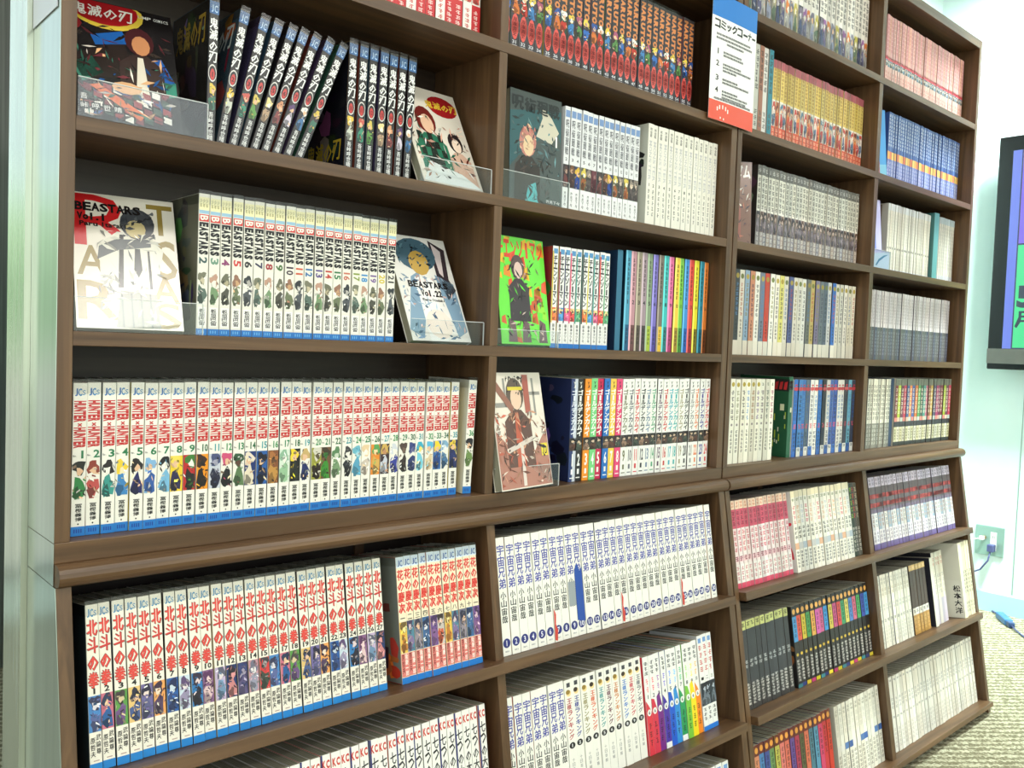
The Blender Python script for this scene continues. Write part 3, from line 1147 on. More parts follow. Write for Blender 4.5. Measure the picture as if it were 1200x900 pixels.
RB = [((70, 150, 180), (30, 90, 130)), ((190, 140, 150), (110, 70, 70)), ((150, 140, 120), (80, 70, 60)), ((160, 140, 150), (70, 60, 60)), ((130, 150, 120), (170, 190, 60)), ((120, 110, 190), (80, 70, 150)),
      ((120, 110, 100), (230, 190, 60)), ((60, 180, 180), (40, 120, 120)), ((226, 110, 160), (170, 60, 110)), ((236, 200, 70), (160, 130, 40)), ((120, 190, 70), (60, 130, 50)), ((60, 140, 210), (30, 90, 170)),
      ((220, 70, 60), (150, 40, 50)), ((226, 214, 50), (120, 110, 30)), ((40, 130, 150), (24, 90, 110)), ((214, 120, 50), (110, 60, 30))]


def d_rainbow(mb, T, k, rnd, part):
    a, b2 = RB[k % 16]
    if part in ('letter', 'all'):
        rect(mb, T, 0, .3, 0, 1, tuple(min(255, x + 50) for x in a))
        marks(mb, layer(T, 1), .34, .7, .93, .55, tuple(int(x * .35) for x in a), 8, rnd)
        rect(mb, T, .3, 1, .0, .26, b2)
        marks(mb, layer(T, 1), .4, .8, .23, .06, tuple(int(x * .4) for x in b2), 4, rnd)
    if part in ('number', 'all'):
        line(mb, layer(T, 1), str(k + 1), .36, .8, .47, .51, (30, 30, 40), .1, .02)


S['rainbow'] = mk(draw=d_rainbow, spine=lambda k, r: RB[k % 16][0], side=lambda k, r: tuple(int(x * .5) for x in RB[k % 16][1]))

GKC = [(44, 60, 110), (36, 36, 40), (238, 146, 34), (118, 206, 130), (200, 40, 84), (34, 110, 190), (240, 200, 80), (226, 70, 120)]
GKT = [(120, 120, 90), (100, 100, 110), (206, 50, 60), (40, 40, 46), (110, 130, 160), (90, 160, 120), (90, 60, 90), (200, 60, 60), (70, 170, 190), (60, 170, 170), (170, 160, 130), (60, 60, 60), (150, 150, 150), (226, 130, 80), (70, 70, 150), (220, 90, 90)]


def d_gold(mb, T, k, rnd, part):
    solid = k < 8
    tc_ = (246, 246, 240) if solid else GKT[(k - 8) % 16]
    if part in ('letter', 'all'):
        L = layer(T, 1)
        put(mb, L, 'Y', .3, .945, .7, .97, K_ if k > 1 else W_, False, .03)
        put(mb, L, 'J', .3, .91, .7, .938, K_ if k > 1 else W_, False, .03)
        if k == 0:
            rect(mb, T, .55, 1, 0, 1, (200, 206, 216))
        stack(mb, L, 'ゴールデンカムイ', .14, .9, .895, .44, tc_ if k else (226, 230, 240), .05, .05)
        rect(mb, L, .2, .8, .03, .04, tc_)
    if part in ('number', 'all'):
        line(mb, layer(T, 1), str(k + 1), .2 if k > 8 else .3, .84 if k > 8 else .74, .15, .27, tc_, .08, .03)
        rect(mb, layer(T, 1), .36, .66, .07, .12, tc_)
    if part in ('picture', 'all'):
        art(mb, T, 0, 1, .425, .3, [(60, 52, 52), (36, 32, 34), (216, 190, 160), [(90, 60, 50), (70, 80, 70), (150, 120, 100)][k % 3]], rnd, 3)


S['gold'] = mk(draw=d_gold, spine=lambda k, r: GKC[k] if k < 8 else (240, 240, 234), side=lambda k, r: tuple(int(x * .6) for x in GKC[k]) if k < 8 else [(60, 54, 54), (220, 218, 210)][k % 2])


def d_ninja(mb, T, k, rnd, part):
    if part in ('letter', 'all'):
        L = layer(T, 1)
        turned(mb, T, 'NARUTO', .16, .84, .97, .55, (214, 138, 84), .04, .07)
        disc(mb, T, .5, .25, .42, .115, (226, 96, 90), 14)
        rect(mb, T, .08, .92, .2, .3, (226, 96, 90))
        stack(mb, L, '岸本斉史', .26, .74, .335, .165, (120, 30, 34), .08, .02)
        rect(mb, T, .2, .8, .03, .09, (200, 200, 206))
    if part in ('number', 'all'):
        line(mb, T, str(k + 30), .2, .8, .1, .13, (214, 214, 220), .1, .02)
    if part in ('picture', 'all'):
        P = [[(60, 60, 66), (236, 210, 90), SK, (60, 110, 190)], [(80, 60, 60), (60, 90, 160), (230, 200, 170), (214, 120, 60)], [(50, 70, 60), (230, 230, 226), SK, (190, 60, 50)],
             [(70, 64, 80), (230, 200, 80), W_, (70, 130, 190)], [(60, 54, 54), (170, 90, 120), SK, (90, 140, 80)]][k % 5]
        art(mb, T, .04, .96, .56, .36, P, rnd, 6)


S['ninja'] = mk(draw=d_ninja, spine=(64, 62, 68), side=side_pick((90, 130, 60), (60, 110, 160), (150, 60, 60), (60, 60, 66), (200, 180, 90)), film=True, gloss=True)


def d_redwhite(mb, T, k, rnd, part):
    if part in ('letter', 'all'):
        rect(mb, T, 0, 1, 0, .3, (198, 36, 44) if k % 3 else (240, 236, 228))
        marks(mb, layer(T, 1), .25, .75, .26, .04, (240, 220, 214) if k % 3 else (200, 40, 44), 5, rnd)
        marks(mb, T, .2, .8, .92, .45, (190, 40, 44), 5, rnd)
    if part in ('picture', 'all'):
        art(mb, T, .04, .96, .44, .31, [(226, 216, 206), (60, 60, 60), SK, (200, 70, 60)], rnd, 3)


S['redwhite'] = mk(draw=d_redwhite, spine=(236, 232, 224), side=side_pick((190, 40, 44), (40, 36, 40), (210, 206, 190)))


def d_sins(mb, T, k, rnd, part):
    if part in ('letter', 'all'):
        line(mb, T, 'KC', .08, .92, .9, .96, (206, 70, 60), .1, .05)
        if k % 5 in (0, 3):
            rect(mb, T, 0, .16, .0, 1, (34, 40, 110))
        stack(mb, T, '七つの大罪', .16, .9, .87, .4, (40, 38, 40), .06, .03)
        marks(mb, T, .3, .7, .25, .08, (60, 60, 64), 4, rnd)
    if part in ('number', 'all'):
        line(mb, T, str(k + 8), .2, .8, .3, .36, (206, 60, 60), .1, .03)


S['sins'] = mk(draw=d_sins, spine=(240, 238, 230), side=side_pick((34, 40, 110), (230, 226, 214), (214, 110, 80)))

OH = [(176, 50, 60), (60, 70, 150), (150, 140, 90), (216, 90, 40), (60, 150, 150), (110, 40, 70), (200, 120, 50), (60, 120, 200), (200, 50, 70), (110, 110, 120)]


def d_king(mb, T, k, rnd, part):
    c = OH[k % 10]
    if part in ('letter', 'all'):
        L = layer(T, 1)
        rect(mb, T, .3, .72, .93, .97, (70, 70, 76))
        disc(mb, T, .5, .875, .3, .03, (240, 214, 150), 12)
        disc(mb, L, .42, .887, .26, .022, (60, 44, 34) if k % 2 else (150, 120, 50), 10)
        stack(mb, T, '王様ランキング', .2, .82, .83, .45, c, .1, .03)
        disc(mb, T, .5, .4, .36, .029, (24, 24, 26), 14)
        stack(mb, T, '十日草輔', .36, .66, .29, .12, (130, 130, 130), .2, 0)
    if part in ('number', 'all'):
        line(mb, layer(T, 1), str(k + 1), .36, .64, .385, .415, (240, 240, 240), .1, .02)


S['king'] = mk(draw=d_king, spine=(238, 236, 226), side=side_pick((232, 230, 220), (226, 224, 212), (240, 238, 230)))
RC = [(214, 56, 70), (210, 56, 76), (116, 40, 130), (74, 50, 160), (34, 90, 200), (50, 140, 210), (40, 150, 90), (120, 190, 60), (240, 214, 30), (240, 136, 30)]


def d_spectrum(mb, T, k, rnd, part):
    c = RC[k % 10]
    if part in ('letter', 'all'):
        L = layer(T, 1)
        marks(mb, T, .2, .8, .95, .8, (40, 40, 46), 3, rnd)
        marks(mb, T, .3, .7, .78, .62, tuple(min(255, x + 60) for x in c), 2, rnd)
        shape(mb, T, [(0, 0), (1, 0), (1, .42), (.5, .5 + .05 * (k % 3)), (0, .56)], c)
        disc(mb, L, .5, .43, .36, .034, (238, 238, 232), 12)
        marks(mb, L, .3, .72, .33, .08, tuple(int(x * .45) for x in c), 3, rnd)
        if k in (3, 6):
            rect(mb, layer(T, 2), 0, 1, 0, .06, (236, 236, 236))
    if part in ('number', 'all'):
        line(mb, T, str(k + 1), .3, .7, .57, .61, (60, 60, 66), .1, .02)
        put(mb, layer(T, 2), '6', .36, .412, .64, .448, (40, 40, 44), False, .02)


S['spectrum'] = mk(draw=d_spectrum, spine=(238, 238, 232), side=lambda k, r: RC[k % 10])


def d_three(mb, T, k, rnd, part):
    if part in ('letter', 'all'):
        rect(mb, T, .2, .8, .92, .97, (120, 160, 210))
        stack(mb, T, '呪術', .2, .8, .9, .62, (206, 90, 90), .1, .02)
        marks(mb, T, .2, .75, .24, .1, (60, 60, 60), 3, rnd)
        rect(mb, T, 0, 1, 0, .05, (40, 120, 210))
    if part in ('number', 'all'):
        put(mb, T, '一二三'[k % 3], .25, .53, .75, .56, K_)
    if part in ('picture', 'all'):
        art(mb, T, 0, 1, .5, .26, [(40, 50, 60), (36, 36, 44), (180, 190, 200), (110, 120, 130)], rnd, 4)


def d_three2(mb, T, k, rnd, part):
    if part in ('letter', 'all'):
        rect(mb, T, .2, .8, .92, .97, (120, 160, 210))
        marks(mb, T, .2, .8, .9, .6, (206, 90, 90), 4, rnd)
        marks(mb, T, .2, .75, .24, .1, (60, 60, 60), 3, rnd)
        rect(mb, T, 0, 1, 0, .05, (40, 120, 210))
    d_three(mb, T, k, rnd, 'number' if part in ('number', 'all') else 'none')
    d_three(mb, T, k, rnd, 'picture' if part in ('picture', 'all') else 'none')


S['three'] = mk(draw=d_three2, spine=(238, 238, 232), side=(200, 200, 200))


# generic banded designs for the far bookcase
def banded(bands, mk_=(), spine=(238, 236, 228), side=None, pic=None, extra=None, tops=False):
    def d(mb, T, k, rnd, part):
        for (a, b2, c) in bands:
            c = c[k % len(c)] if isinstance(c, list) else c
            rect(mb, T, 0, 1, b2, a, c)
        L = layer(T, 1)
        for (a, b2, c, n_) in mk_:
            c = c[k % len(c)] if isinstance(c, list) else c
            marks(mb, L, .16, .84, a, b2, c, n_, rnd)
        if pic:
            a, b2, ps = pic
            art(mb, T, 0, 1, a, b2, ps[k % len(ps)], rnd, 3)
        if extra:
            extra(mb, L, k, rnd)
    return mk(draw=d, spine=spine, side=side or side_pick((200, 198, 190), (60, 58, 56), (226, 224, 214)), tops=tops)


GR = (120, 118, 114)
S['misc_white'] = banded([(.4, 0, [(200, 204, 210), (220, 216, 206), (150, 150, 170), (190, 196, 180)])], [(.95, .5, (40, 40, 44), 6)],
                         pic=(.45, .08, [[(210, 212, 216), (120, 120, 140), SK, (150, 160, 190)], [(226, 222, 190), (190, 180, 80), W_, (90, 110, 90)], [(60, 60, 64), (120, 110, 130), (200, 200, 206), (60, 70, 110)],
                                         [(214, 206, 220), (150, 100, 160), W_, (90, 90, 130)], [(230, 228, 220), (220, 130, 60), W_, (170, 170, 170)]]), spine=(236, 234, 228))
S['pink_far'] = banded([(1, .42, [(232, 176, 176), (236, 190, 184), (226, 168, 170), (236, 186, 170)]), (.44, .39, (214, 74, 90)), (.3, 0, [(238, 196, 186), (240, 204, 196)])], [(.95, .5, [(206, 120, 126), (214, 140, 120)], 8), (.24, .04, (216, 130, 120), 4)],
                       pic=(.39, .3, [[(220, 216, 206), (60, 110, 160), SK, (90, 90, 90)], [(214, 210, 200), (40, 40, 44), W_, (120, 160, 190)]]), spine=(236, 196, 190), side=side_pick((214, 120, 120), (230, 170, 160)))
S['yellow_far'] = banded([(1, .9, (170, 90, 100)), (.9, .52, [(222, 196, 110), (214, 190, 96), (226, 204, 120)]), (.2, 0, (214, 90, 62))], [(.9, .54, (140, 96, 40), 8), (.18, .02, (240, 190, 160), 3)],
                         pic=(.5, .2, [[(226, 214, 206), (200, 70, 60), W_, (90, 110, 140)], [(230, 150, 90), (120, 60, 50), SK, (210, 80, 60)], [(214, 214, 206), (80, 120, 150), SK, (190, 60, 60)]]), side=side_pick((170, 60, 50), (220, 190, 110)))
S['mix_four'] = banded([(1, 0, [(220, 220, 210), (170, 120, 100), (236, 234, 228), (60, 150, 170)])], [(.95, .5, (40, 44, 44), 6), (.3, .1, (90, 90, 86), 3)])
S['blue_far'] = banded([(1, .44, [(70, 100, 160), (90, 120, 180), (60, 88, 150)]), (.44, .33, [(232, 176, 90), (226, 130, 90), (236, 206, 120)]), (.33, 0, [(130, 140, 200), (110, 124, 190), (150, 160, 210)])],
                       [(.97, .5, (214, 224, 236), 9), (.3, .04, (200, 206, 230), 5)], spine=(80, 110, 170), side=side_pick((30, 50, 130), (60, 90, 160)))
S['grey_far'] = banded([(1, .88, (108, 108, 104)), (.88, .5, (216, 216, 204)), (.42, 0, [(150, 146, 150), (170, 160, 156), (140, 138, 150), (176, 160, 150)])], [(.97, .9, (200, 200, 196), 1), (.86, .46, (60, 60, 60), 6), (.2, .02, (220, 220, 214), 3)],
                       pic=(.45, .2, [[(140, 136, 144), (60, 56, 60), (190, 170, 160), (150, 140, 150)], [(170, 150, 140), (90, 70, 64), (210, 190, 180), (120, 110, 120)]]), side=side_pick((60, 60, 60), (190, 188, 180)))
S['thin_white'] = banded([(1, .9, (220, 222, 222)), (.05, 0, (200, 206, 220))], [(.86, .42, (214, 208, 196), 10), (.375, .335, K_, 1), (.3, .05, (210, 206, 200), 5)], spine=(230, 226, 212), side=side_pick((216, 212, 200), (196, 192, 184)))
S['pale_white'] = banded([(1, .9, (190, 206, 214)), (.1, 0, (206, 210, 220))], [(.86, .2, (196, 196, 190), 12)], spine=(228, 226, 216), side=side_pick((216, 212, 200), (150, 160, 150)))
R4 = [(236, 234, 226), (60, 64, 70), (236, 234, 222), (150, 180, 210), (214, 150, 120), (236, 234, 226), (120, 130, 150), (206, 70, 54), (238, 236, 226), (236, 234, 224), (214, 210, 120), (238, 236, 226), (90, 100, 160), (236, 234, 226), (230, 228, 216), (236, 234, 226),
      (120, 124, 120), (200, 180, 110), (130, 120, 150), (110, 120, 130), (100, 110, 130), (226, 226, 226), (60, 110, 190), (236, 232, 220), (238, 236, 224), (236, 232, 222), (238, 234, 216), (238, 234, 216)]


def d_r4(mb, T, k, rnd, part):
    disc(mb, T, .5, .925, .34, .032, [(190, 170, 80), (170, 150, 60), (120, 130, 70)][k % 3], 10)
    marks(mb, layer(T, 1), .25, .75, .85, .45, [(60, 60, 64), (90, 130, 180), (190, 90, 70), (150, 140, 60), (70, 60, 90)][k % 5], 7, rnd)
    marks(mb, layer(T, 1), .3, .7, .42, .2, K_, 5, rnd)
    rect(mb, T, 0, 1, 0, .17, (232, 228, 214))


S['round_mark'] = mk(draw=d_r4, spine=lambda k, r: R4[k % 28], side=side_pick((216, 212, 200), (60, 60, 70), (140, 150, 160)))
S['silver'] = banded([(.47, 0, [(92, 92, 96), (84, 88, 110), (104, 104, 104)])], [(.94, .52, (176, 166, 172), 9), (.42, .06, (150, 150, 160), 7)], spine=(216, 208, 212), side=side_pick((190, 184, 190), (70, 70, 76), (226, 220, 220)))


def d_nine(mb, T, k, rnd, part):
    c = [(60, 40, 50), (150, 150, 110), (40, 36, 40), (110, 150, 206), (170, 120, 70), (120, 90, 150), (90, 60, 80), (60, 90, 80), (170, 80, 120)][k % 9]
    if k < 6:
        disc(mb, T, .5, .935, .32, .028, (180, 160, 50), 10)
    else:
        marks(mb, T, .3, .7, .96, .91, (70, 90, 60), 1, rnd)
    marks(mb, T, .22, .78, .87, .5, c, 5, rnd)
    disc(mb, T, .5, .46, .2, .016, (140, 130, 130), 8)
    marks(mb, T, .28, .72, .4, .12, (50, 44, 48), 6, rnd)


S['nine'] = mk(draw=d_nine, spine=(240, 238, 222), side=(226, 222, 206))
BW = [(50, 110, 190), (70, 140, 210), (60, 120, 200), (90, 110, 130), (226, 226, 224), (234, 234, 230), (50, 120, 200), (40, 44, 56), (238, 238, 234), (70, 110, 190), (60, 90, 170), (236, 236, 230), (236, 236, 230), (60, 64, 76), (120, 190, 220), (60, 70, 90)]
S['red_bar'] = banded([(.9, .86, [(206, 60, 70), (214, 90, 96), (200, 70, 76)]), (.12, 0, [(60, 110, 190), (236, 236, 230)])], [(.95, .82, (206, 60, 70), 1), (.43, .34, (220, 80, 96), 1), (.8, .46, [(60, 90, 150), (40, 44, 60), (90, 150, 210)], 6), (.32, .06, (50, 60, 90), 5)],
                      spine=lambda k, r: BW[k % 16], side=side_pick((40, 90, 170), (40, 44, 56), (220, 222, 224)))
S['cream_dots'] = banded([(.36, 0, (140, 140, 130))], [(.92, .4, (100, 98, 90), 8), (.34, .04, (214, 212, 200), 5)], spine=(234, 232, 216), side=side_pick((210, 208, 194), (120, 118, 110)))
CC = [(130, 50, 60), (176, 200, 60), (110, 60, 80), (206, 70, 100), (70, 100, 150), (226, 140, 70), (80, 100, 170), (214, 120, 60), (90, 160, 90), (70, 90, 80), (80, 160, 150), (206, 110, 140), (140, 80, 60), (190, 160, 80), (90, 90, 120), (180, 60, 110), (120, 50, 90)]
S['striped_colour'] = banded([(1, .9, (120, 124, 112)), (.9, .42, CC), (.42, .36, [(226, 140, 130), (226, 190, 170), (190, 206, 200)]), (.36, .28, (60, 60, 66)), (.28, .06, [(214, 210, 170), (226, 222, 204)]), (.06, 0, (50, 56, 56))],
                             [(.86, .46, (226, 220, 200), 6), (.25, .08, (90, 84, 60), 4)], spine=(90, 90, 90), side=side_pick((60, 70, 70), (110, 110, 96), (210, 206, 190)))
S['pink_near'] = banded([(1, .9, (240, 214, 190)), (.9, .68, (206, 82, 108)), (.36, .3, (238, 200, 206)), (.27, .06, (240, 236, 232)), (.06, 0, (220, 84, 112))], [(.985, .91, (206, 120, 90), 2), (.88, .7, (120, 30, 56), 3), (.66, .4, (206, 70, 96), 4), (.37, .29, (130, 36, 60), 1), (.25, .08, (206, 120, 130), 3)],
                        spine=(240, 226, 226), side=side_pick((214, 90, 116), (230, 190, 190), (190, 60, 90)), tops=True)
S['cream_near'] = banded([(1, .92, (236, 228, 196)), (.36, .28, [(214, 170, 140), (206, 206, 206), (180, 190, 200)])], [(.91, .86, (110, 130, 80), 1), (.82, .58, [(206, 90, 110), (226, 180, 140), (190, 196, 206)], 4), (.56, .4, (36, 36, 40), 3), (.26, .05, (60, 70, 80), 5)], spine=(240, 238, 226), side=side_pick((230, 226, 210), (190, 190, 190)), tops=True)
S['dark_mix'] = banded([(1, 0, [(40, 60, 50), (80, 80, 76), (90, 90, 80)])], [(.95, .5, [(150, 190, 80), (206, 90, 70), (200, 190, 160)], 5), (.4, .05, (214, 210, 200), 6)], side=side_pick((34, 60, 44),), tops=True)
S['purple_far'] = banded([(1, .86, [(210, 200, 220), (190, 180, 200)]), (.86, .55, (96, 84, 90)), (.76, .7, (206, 90, 90)), (.64, .58, (206, 90, 90)), (.5, .27, [(206, 206, 210), (224, 220, 214), (150, 170, 190)]), (.27, .08, (226, 222, 226)), (.08, 0, (110, 96, 150))],
                         [(.98, .88, (90, 84, 100), 2), (.48, .3, [(150, 110, 90), (110, 130, 150), (190, 160, 140)], 3), (.25, .1, (110, 100, 130), 3)], spine=(110, 96, 120), side=side_pick((110, 96, 150), (200, 190, 190), (80, 70, 80)), tops=True)
S['black_stripe'] = banded([(1, .9, (200, 206, 130)), (.9, .28, (58, 60, 66)), (.28, .0, (60, 58, 58))], [(.985, .92, (40, 50, 30), 1), (.56, .46, (200, 204, 206), 2), (.3, .05, (232, 230, 226), 7)], spine=(70, 72, 78), side=side_pick((190, 188, 184), (150, 148, 146)), tops=True)
C17 = [(80, 160, 220), (206, 80, 60), (226, 206, 60), (70, 150, 80), (230, 170, 80), (200, 90, 170), (214, 100, 150), (60, 140, 200), (226, 210, 90), (206, 80, 140), (214, 70, 70), (60, 150, 100), (220, 210, 110), (80, 130, 200), (214, 110, 140), (70, 160, 90), (70, 90, 190)]


def d_c17(mb, T, k, rnd, part):
    disc(mb, T, .5, .93, .34, .035, (240, 180, 90), 10)
    rect(mb, T, .02, .98, .56, .87, C17[k % 17])
    marks(mb, layer(T, 1), .25, .75, .84, .6, tuple(int(x * .45) for x in C17[k % 17]), 4, rnd)
    disc(mb, T, .5, .4, .26, .02, (226, 190, 60), 8)
    marks(mb, T, .2, .8, .34, .07, (236, 232, 226), 7, rnd)
    rect(mb, T, 0, 1, 0, .045, [(60, 130, 140), (50, 60, 120), (226, 206, 60), (190, 60, 120), (214, 200, 40)][k % 5])


S['dot_top'] = mk(draw=d_c17, spine=(40, 36, 36), side=side_pick((60, 50, 44), (44, 40, 40), (110, 90, 60)), tops=True)
C18 = [(230, 150, 110), (80, 140, 200), (70, 90, 170), (110, 150, 90), (206, 200, 90), (220, 120, 110), (214, 110, 90), (110, 80, 160), (190, 60, 90), (90, 90, 60), (224, 120, 90), (80, 130, 150), (90, 150, 180), (196, 60, 100), (206, 50, 60), (224, 60, 40)]


def d_c18(mb, T, k, rnd, part):
    rect(mb, T, 0, 1, .88, 1, (110, 40, 30))
    disc(mb, layer(T, 1), .5, .94, .34, .035, (244, 170, 70), 10)
    marks(mb, T, .25, .75, .84, .5, tuple(int(x * .4) for x in C18[k % 16]), 5, rnd)


S['dot_top_bright'] = mk(draw=d_c18, spine=lambda k, r: C18[k % 16], side=side_pick((110, 60, 50), (40, 40, 60)), tops=True)
S['blue_mark'] = banded([(.5, .42, [(236, 234, 226), (236, 234, 226), (90, 130, 190), (60, 100, 170)])], [(.95, .86, (170, 168, 150), 2), (.84, .6, (220, 218, 206), 3), (.38, .05, (150, 144, 130), 6)], spine=(240, 238, 224), side=side_pick((226, 224, 210), (90, 88, 80), (236, 234, 226)), tops=True)
S['white_rows'] = banded([], [(.96, .86, (190, 190, 180), 2), (.82, .7, (206, 196, 170), 2), (.6, .5, (180, 184, 180), 2), (.4, .34, (120, 120, 116), 1), (.3, .05, (200, 200, 190), 5)], spine=(240, 239, 226), side=side_pick((214, 212, 196), (90, 100, 120), (236, 234, 226)), tops=True)
S['brown_tan'] = banded([(1, .92, (226, 190, 120)), (.38, .28, (230, 226, 214)), (.28, 0, (186, 140, 70))], [(.36, .3, (50, 40, 40), 1), (.25, .03, (220, 180, 110), 4), (.98, .93, (240, 220, 180), 1)], spine=(74, 56, 48), side=side_pick((150, 120, 80), (60, 50, 44)), tops=True)
S['ghost_white'] = banded([], [(.965, .93, (130, 130, 126), 1), (.72, .56, (176, 176, 176), 3), (.48, .44, (130, 130, 130), 1), (.32, .05, (206, 200, 192), 5)], spine=(240, 237, 226), side=side_pick((226, 222, 206), (236, 234, 220), (206, 200, 190)), tops=True)
S['cream_tall'] = banded([], [(.62, .3, (70, 66, 56), 6), (.2, .05, (130, 126, 110), 3)], spine=(232, 226, 196), side=(228, 224, 206), tops=True)
S['pale_torn'] = banded([(.35, .0, [(206, 196, 210), (222, 216, 206), (200, 196, 214)])], [(.93, .8, (206, 150, 130), 2), (.7, .4, (190, 186, 180), 4)], spine=(232, 228, 210), side=lambda k, r: (40, 40, 48) if k == 0 else (220, 216, 200), tops=True)

def xl(T, k):
    return lambda u, v: (lambda p: (p[0] - .00006 * k, p[1], p[2]))(T(u, v))


def side_art(bgc, pal, seed, title=None, tcol=(200, 170, 70), tv=(.3, .12)):
    """front cover of the first book of a run, seen obliquely: colour fields and the title"""
    def d(mb, T):
        rn = random.Random(seed)
        rect(mb, T, .01, .99, .004, .996, bgc)
        for j in range(26):
            c = pal[rn.randrange(len(pal))]
            c = tuple(max(0, min(255, int(x * rn.uniform(.6, 1.2)))) for x in c)
            u, v = rn.uniform(.1, .9), rn.uniform(.05, .95)
            m_, ru, rv = 8, rn.uniform(.03, .16), rn.uniform(.03, .12)
            pts = []
            for q in range(m_):
                a = 2 * math.pi * q / m_
                e_ = rn.uniform(.6, 1.2)
                pts.append((min(.99, max(.01, u + ru * e_ * math.cos(a))), min(.99, max(.01, v + rv * e_ * math.sin(a)))))
            shape(mb, xl(T, 1 + j * .1), pts, c)
        if title:
            line(mb, xl(T, 6), title, .12, .92, tv[1], tv[0], tcol, .05, .03)
    return d


cA1, cA2, cB1, cB2 = 'left bay', 'second bay', 'third bay', 'right bay'
# ---------- left bookcase, left bay
row(SH[1], .395, .5775, 11, 'comic_book', S['redwhite'], 'top shelf, left bay', 'red and white comics', y=.035, seed=1, detail=1)
row(SH[2], .1655, .1775, 1, 'comic_book', S['black_blade'], 'between faced book and leaning books', 'upright black comic with white brush title', y=.035, seed=2, lean=.6, cover=side_art((40, 38, 36), [(70, 66, 60), (150, 146, 140), (90, 80, 60)], 3, '鬼滅の刃', (170, 140, 50), (.92, .72)))
# leaning group: every book slumps against the next
rnd = random.Random(4)
LB = list(zip((.184, .199, .212, .226, .240, .255, .270, .286), (.212, .238, .256, .275, .291, .309, .328, .348)))
for i, (xb, xt) in enumerate(LB):
    w = .0116
    a = math.asin((xt - xb) / .170)
    o = make_book('comic_book', (xb, .035 + rnd.uniform(-.001, .001), SH[2] + .0004 + math.sin(a) * w / 2), (0, a, 0), w, .172, .113, S['black_blade'], i + 1, rnd, 2,
                  side_art((54, 70, 80), [(200, 130, 50), (60, 120, 160), (40, 36, 36), (120, 60, 50), (60, 60, 64)], 4, '鬼滅の刃', (220, 220, 214), (.9, .72)) if i == 0 else None)
    tag(o, nth(i) + ' from left of eight leaning black comics with white brush title', 'book', 'leaning black comics')
    BOOKS.append(o)
row(SH[2], .3520, .4620, 7, 'comic_book', S['black_blade'], 'right of the gap', 'upright black comics with white title', y=.035, seed=3, lean=1.6, first=9, wf=.80, cover=side_art((26, 24, 34), [(50, 30, 60), (60, 50, 30), (30, 50, 60), (110, 100, 120)], 5, '鬼滅の刃', (190, 160, 50), (.26, .1)))
row(SH[3], .157, .4369, 20, 'comic_book', S['beast'], 'second shelf above moulding', 'white comics with red and black title', y=.03, h=0.166, seed=4,
    numlabel=lambda k: nth(k) + ' from left of white comics with black title under red block, second shelf above moulding', wf=.95, cover=side_art((92, 94, 78), [(110, 110, 92), (50, 40, 60), (130, 126, 110), (60, 70, 56), (70, 50, 90)], 6))
row(BASE, .0212, .5510, 35, 'comic_book', S['red_title'], 'lowest upright shelf', 'white comics lettered red', y=.022, h=0.167, seed=5,
    numlabel=lambda k: nth(k) + ' from left of white comics lettered red down the spine, above the moulding')
o = make_book('comic_book', (.5680, .018, BASE + .0008), (0, math.radians(2.0), math.radians(-4.5)), .0148, .170, .113, S['red_title'], 35, random.Random(9), 2)
tag(o, 'last white red-lettered comic, turned and leaning right beside the divider', 'book', 'white comics lettered red lowest upright shelf')
row('L1', .0300, .4060, 27, 'comic_book', S['fist'], 'sloping shelf', 'cream comics', y=.030, h=0.175, seed=6,
    numlabel=lambda k: nth(k) + ' from left of cream comics with large red kanji, left sloping shelf', wf=.93)
row('L1', .4300, .5740, 11, 'comic_book', S['keiji'], 'beside divider', 'pink and cream comics', y=.030, h=0.172, seed=7, lean=.4,
    numlabel=lambda k: nth(k) + ' from left of pink-titled comics with pink author band, sloping shelf', cover=side_art((120, 128, 126), [(60, 64, 66), (190, 110, 60), (210, 160, 80), (150, 160, 160), (170, 60, 50)], 7))
row('L2', .1600, .5740, 29, 'comic_book', S['sins'], 'lowest left shelf', 'white comics with black brush title', y=.034, h=0.177, seed=8)
# ---------- left bookcase, right bay
row(SH[1], .6196, 1.0974, 27, 'comic_book', S['ninja'], 'top shelf', 'dark comics with orange title', y=.035, seed=11)
row(SH[2], .7630, .9530, 14, 'comic_book', S['jjk'], 'second bay', 'white comics with grey title', y=.035, h=0.173, seed=12, wf=.95)
row(SH[2], .9650, 1.1780, 14, 'large_comic_book', S['monster'], 'second bay', 'plain ivory comics', y=.028, h=0.183, seed=13, wf=.95, cover=side_art((206, 208, 196), [(30, 34, 36), (44, 60, 60), (30, 34, 36), (120, 124, 120)], 8, '1', (30, 30, 30), (.96, .84)))
row(SH[3], .7476, .8890, 10, 'comic_book', S['chain'], 'second bay', 'white comics with coloured edge stripes', y=.035, h=0.167, seed=14, wf=.93, cover=side_art((150, 36, 48), [(60, 110, 80), (40, 60, 56), (190, 50, 60), (90, 30, 40)], 9))
row(SH[3], .9280, 1.1780, 16, 'large_comic_book', S['rainbow'], 'beside seam between bookcases', 'many-coloured comics', d=.121, y=.035, h=0.178, seed=15)
row(BASE, .7866, 1.1780, 24, 'large_comic_book', S['gold'], 'lowest upright shelf', 'katakana-titled comics', y=.020, h=0.173, seed=16,
    numlabel=lambda k: nth(k) + ' from left of comics with katakana title and dark picture strip', cover=side_art((34, 44, 84), [(20, 26, 50), (70, 90, 130), (110, 130, 160), (30, 36, 60)], 10))
row('L1', .6110, 1.1600, 30, 'large_comic_book', S['space'], 'sloping shelf', 'white comics with blue title', y=.026, h=0.177, seed=17,
    numlabel=lambda k: nth(k) + ' from left of white comics with blue kanji, top sloping shelf')
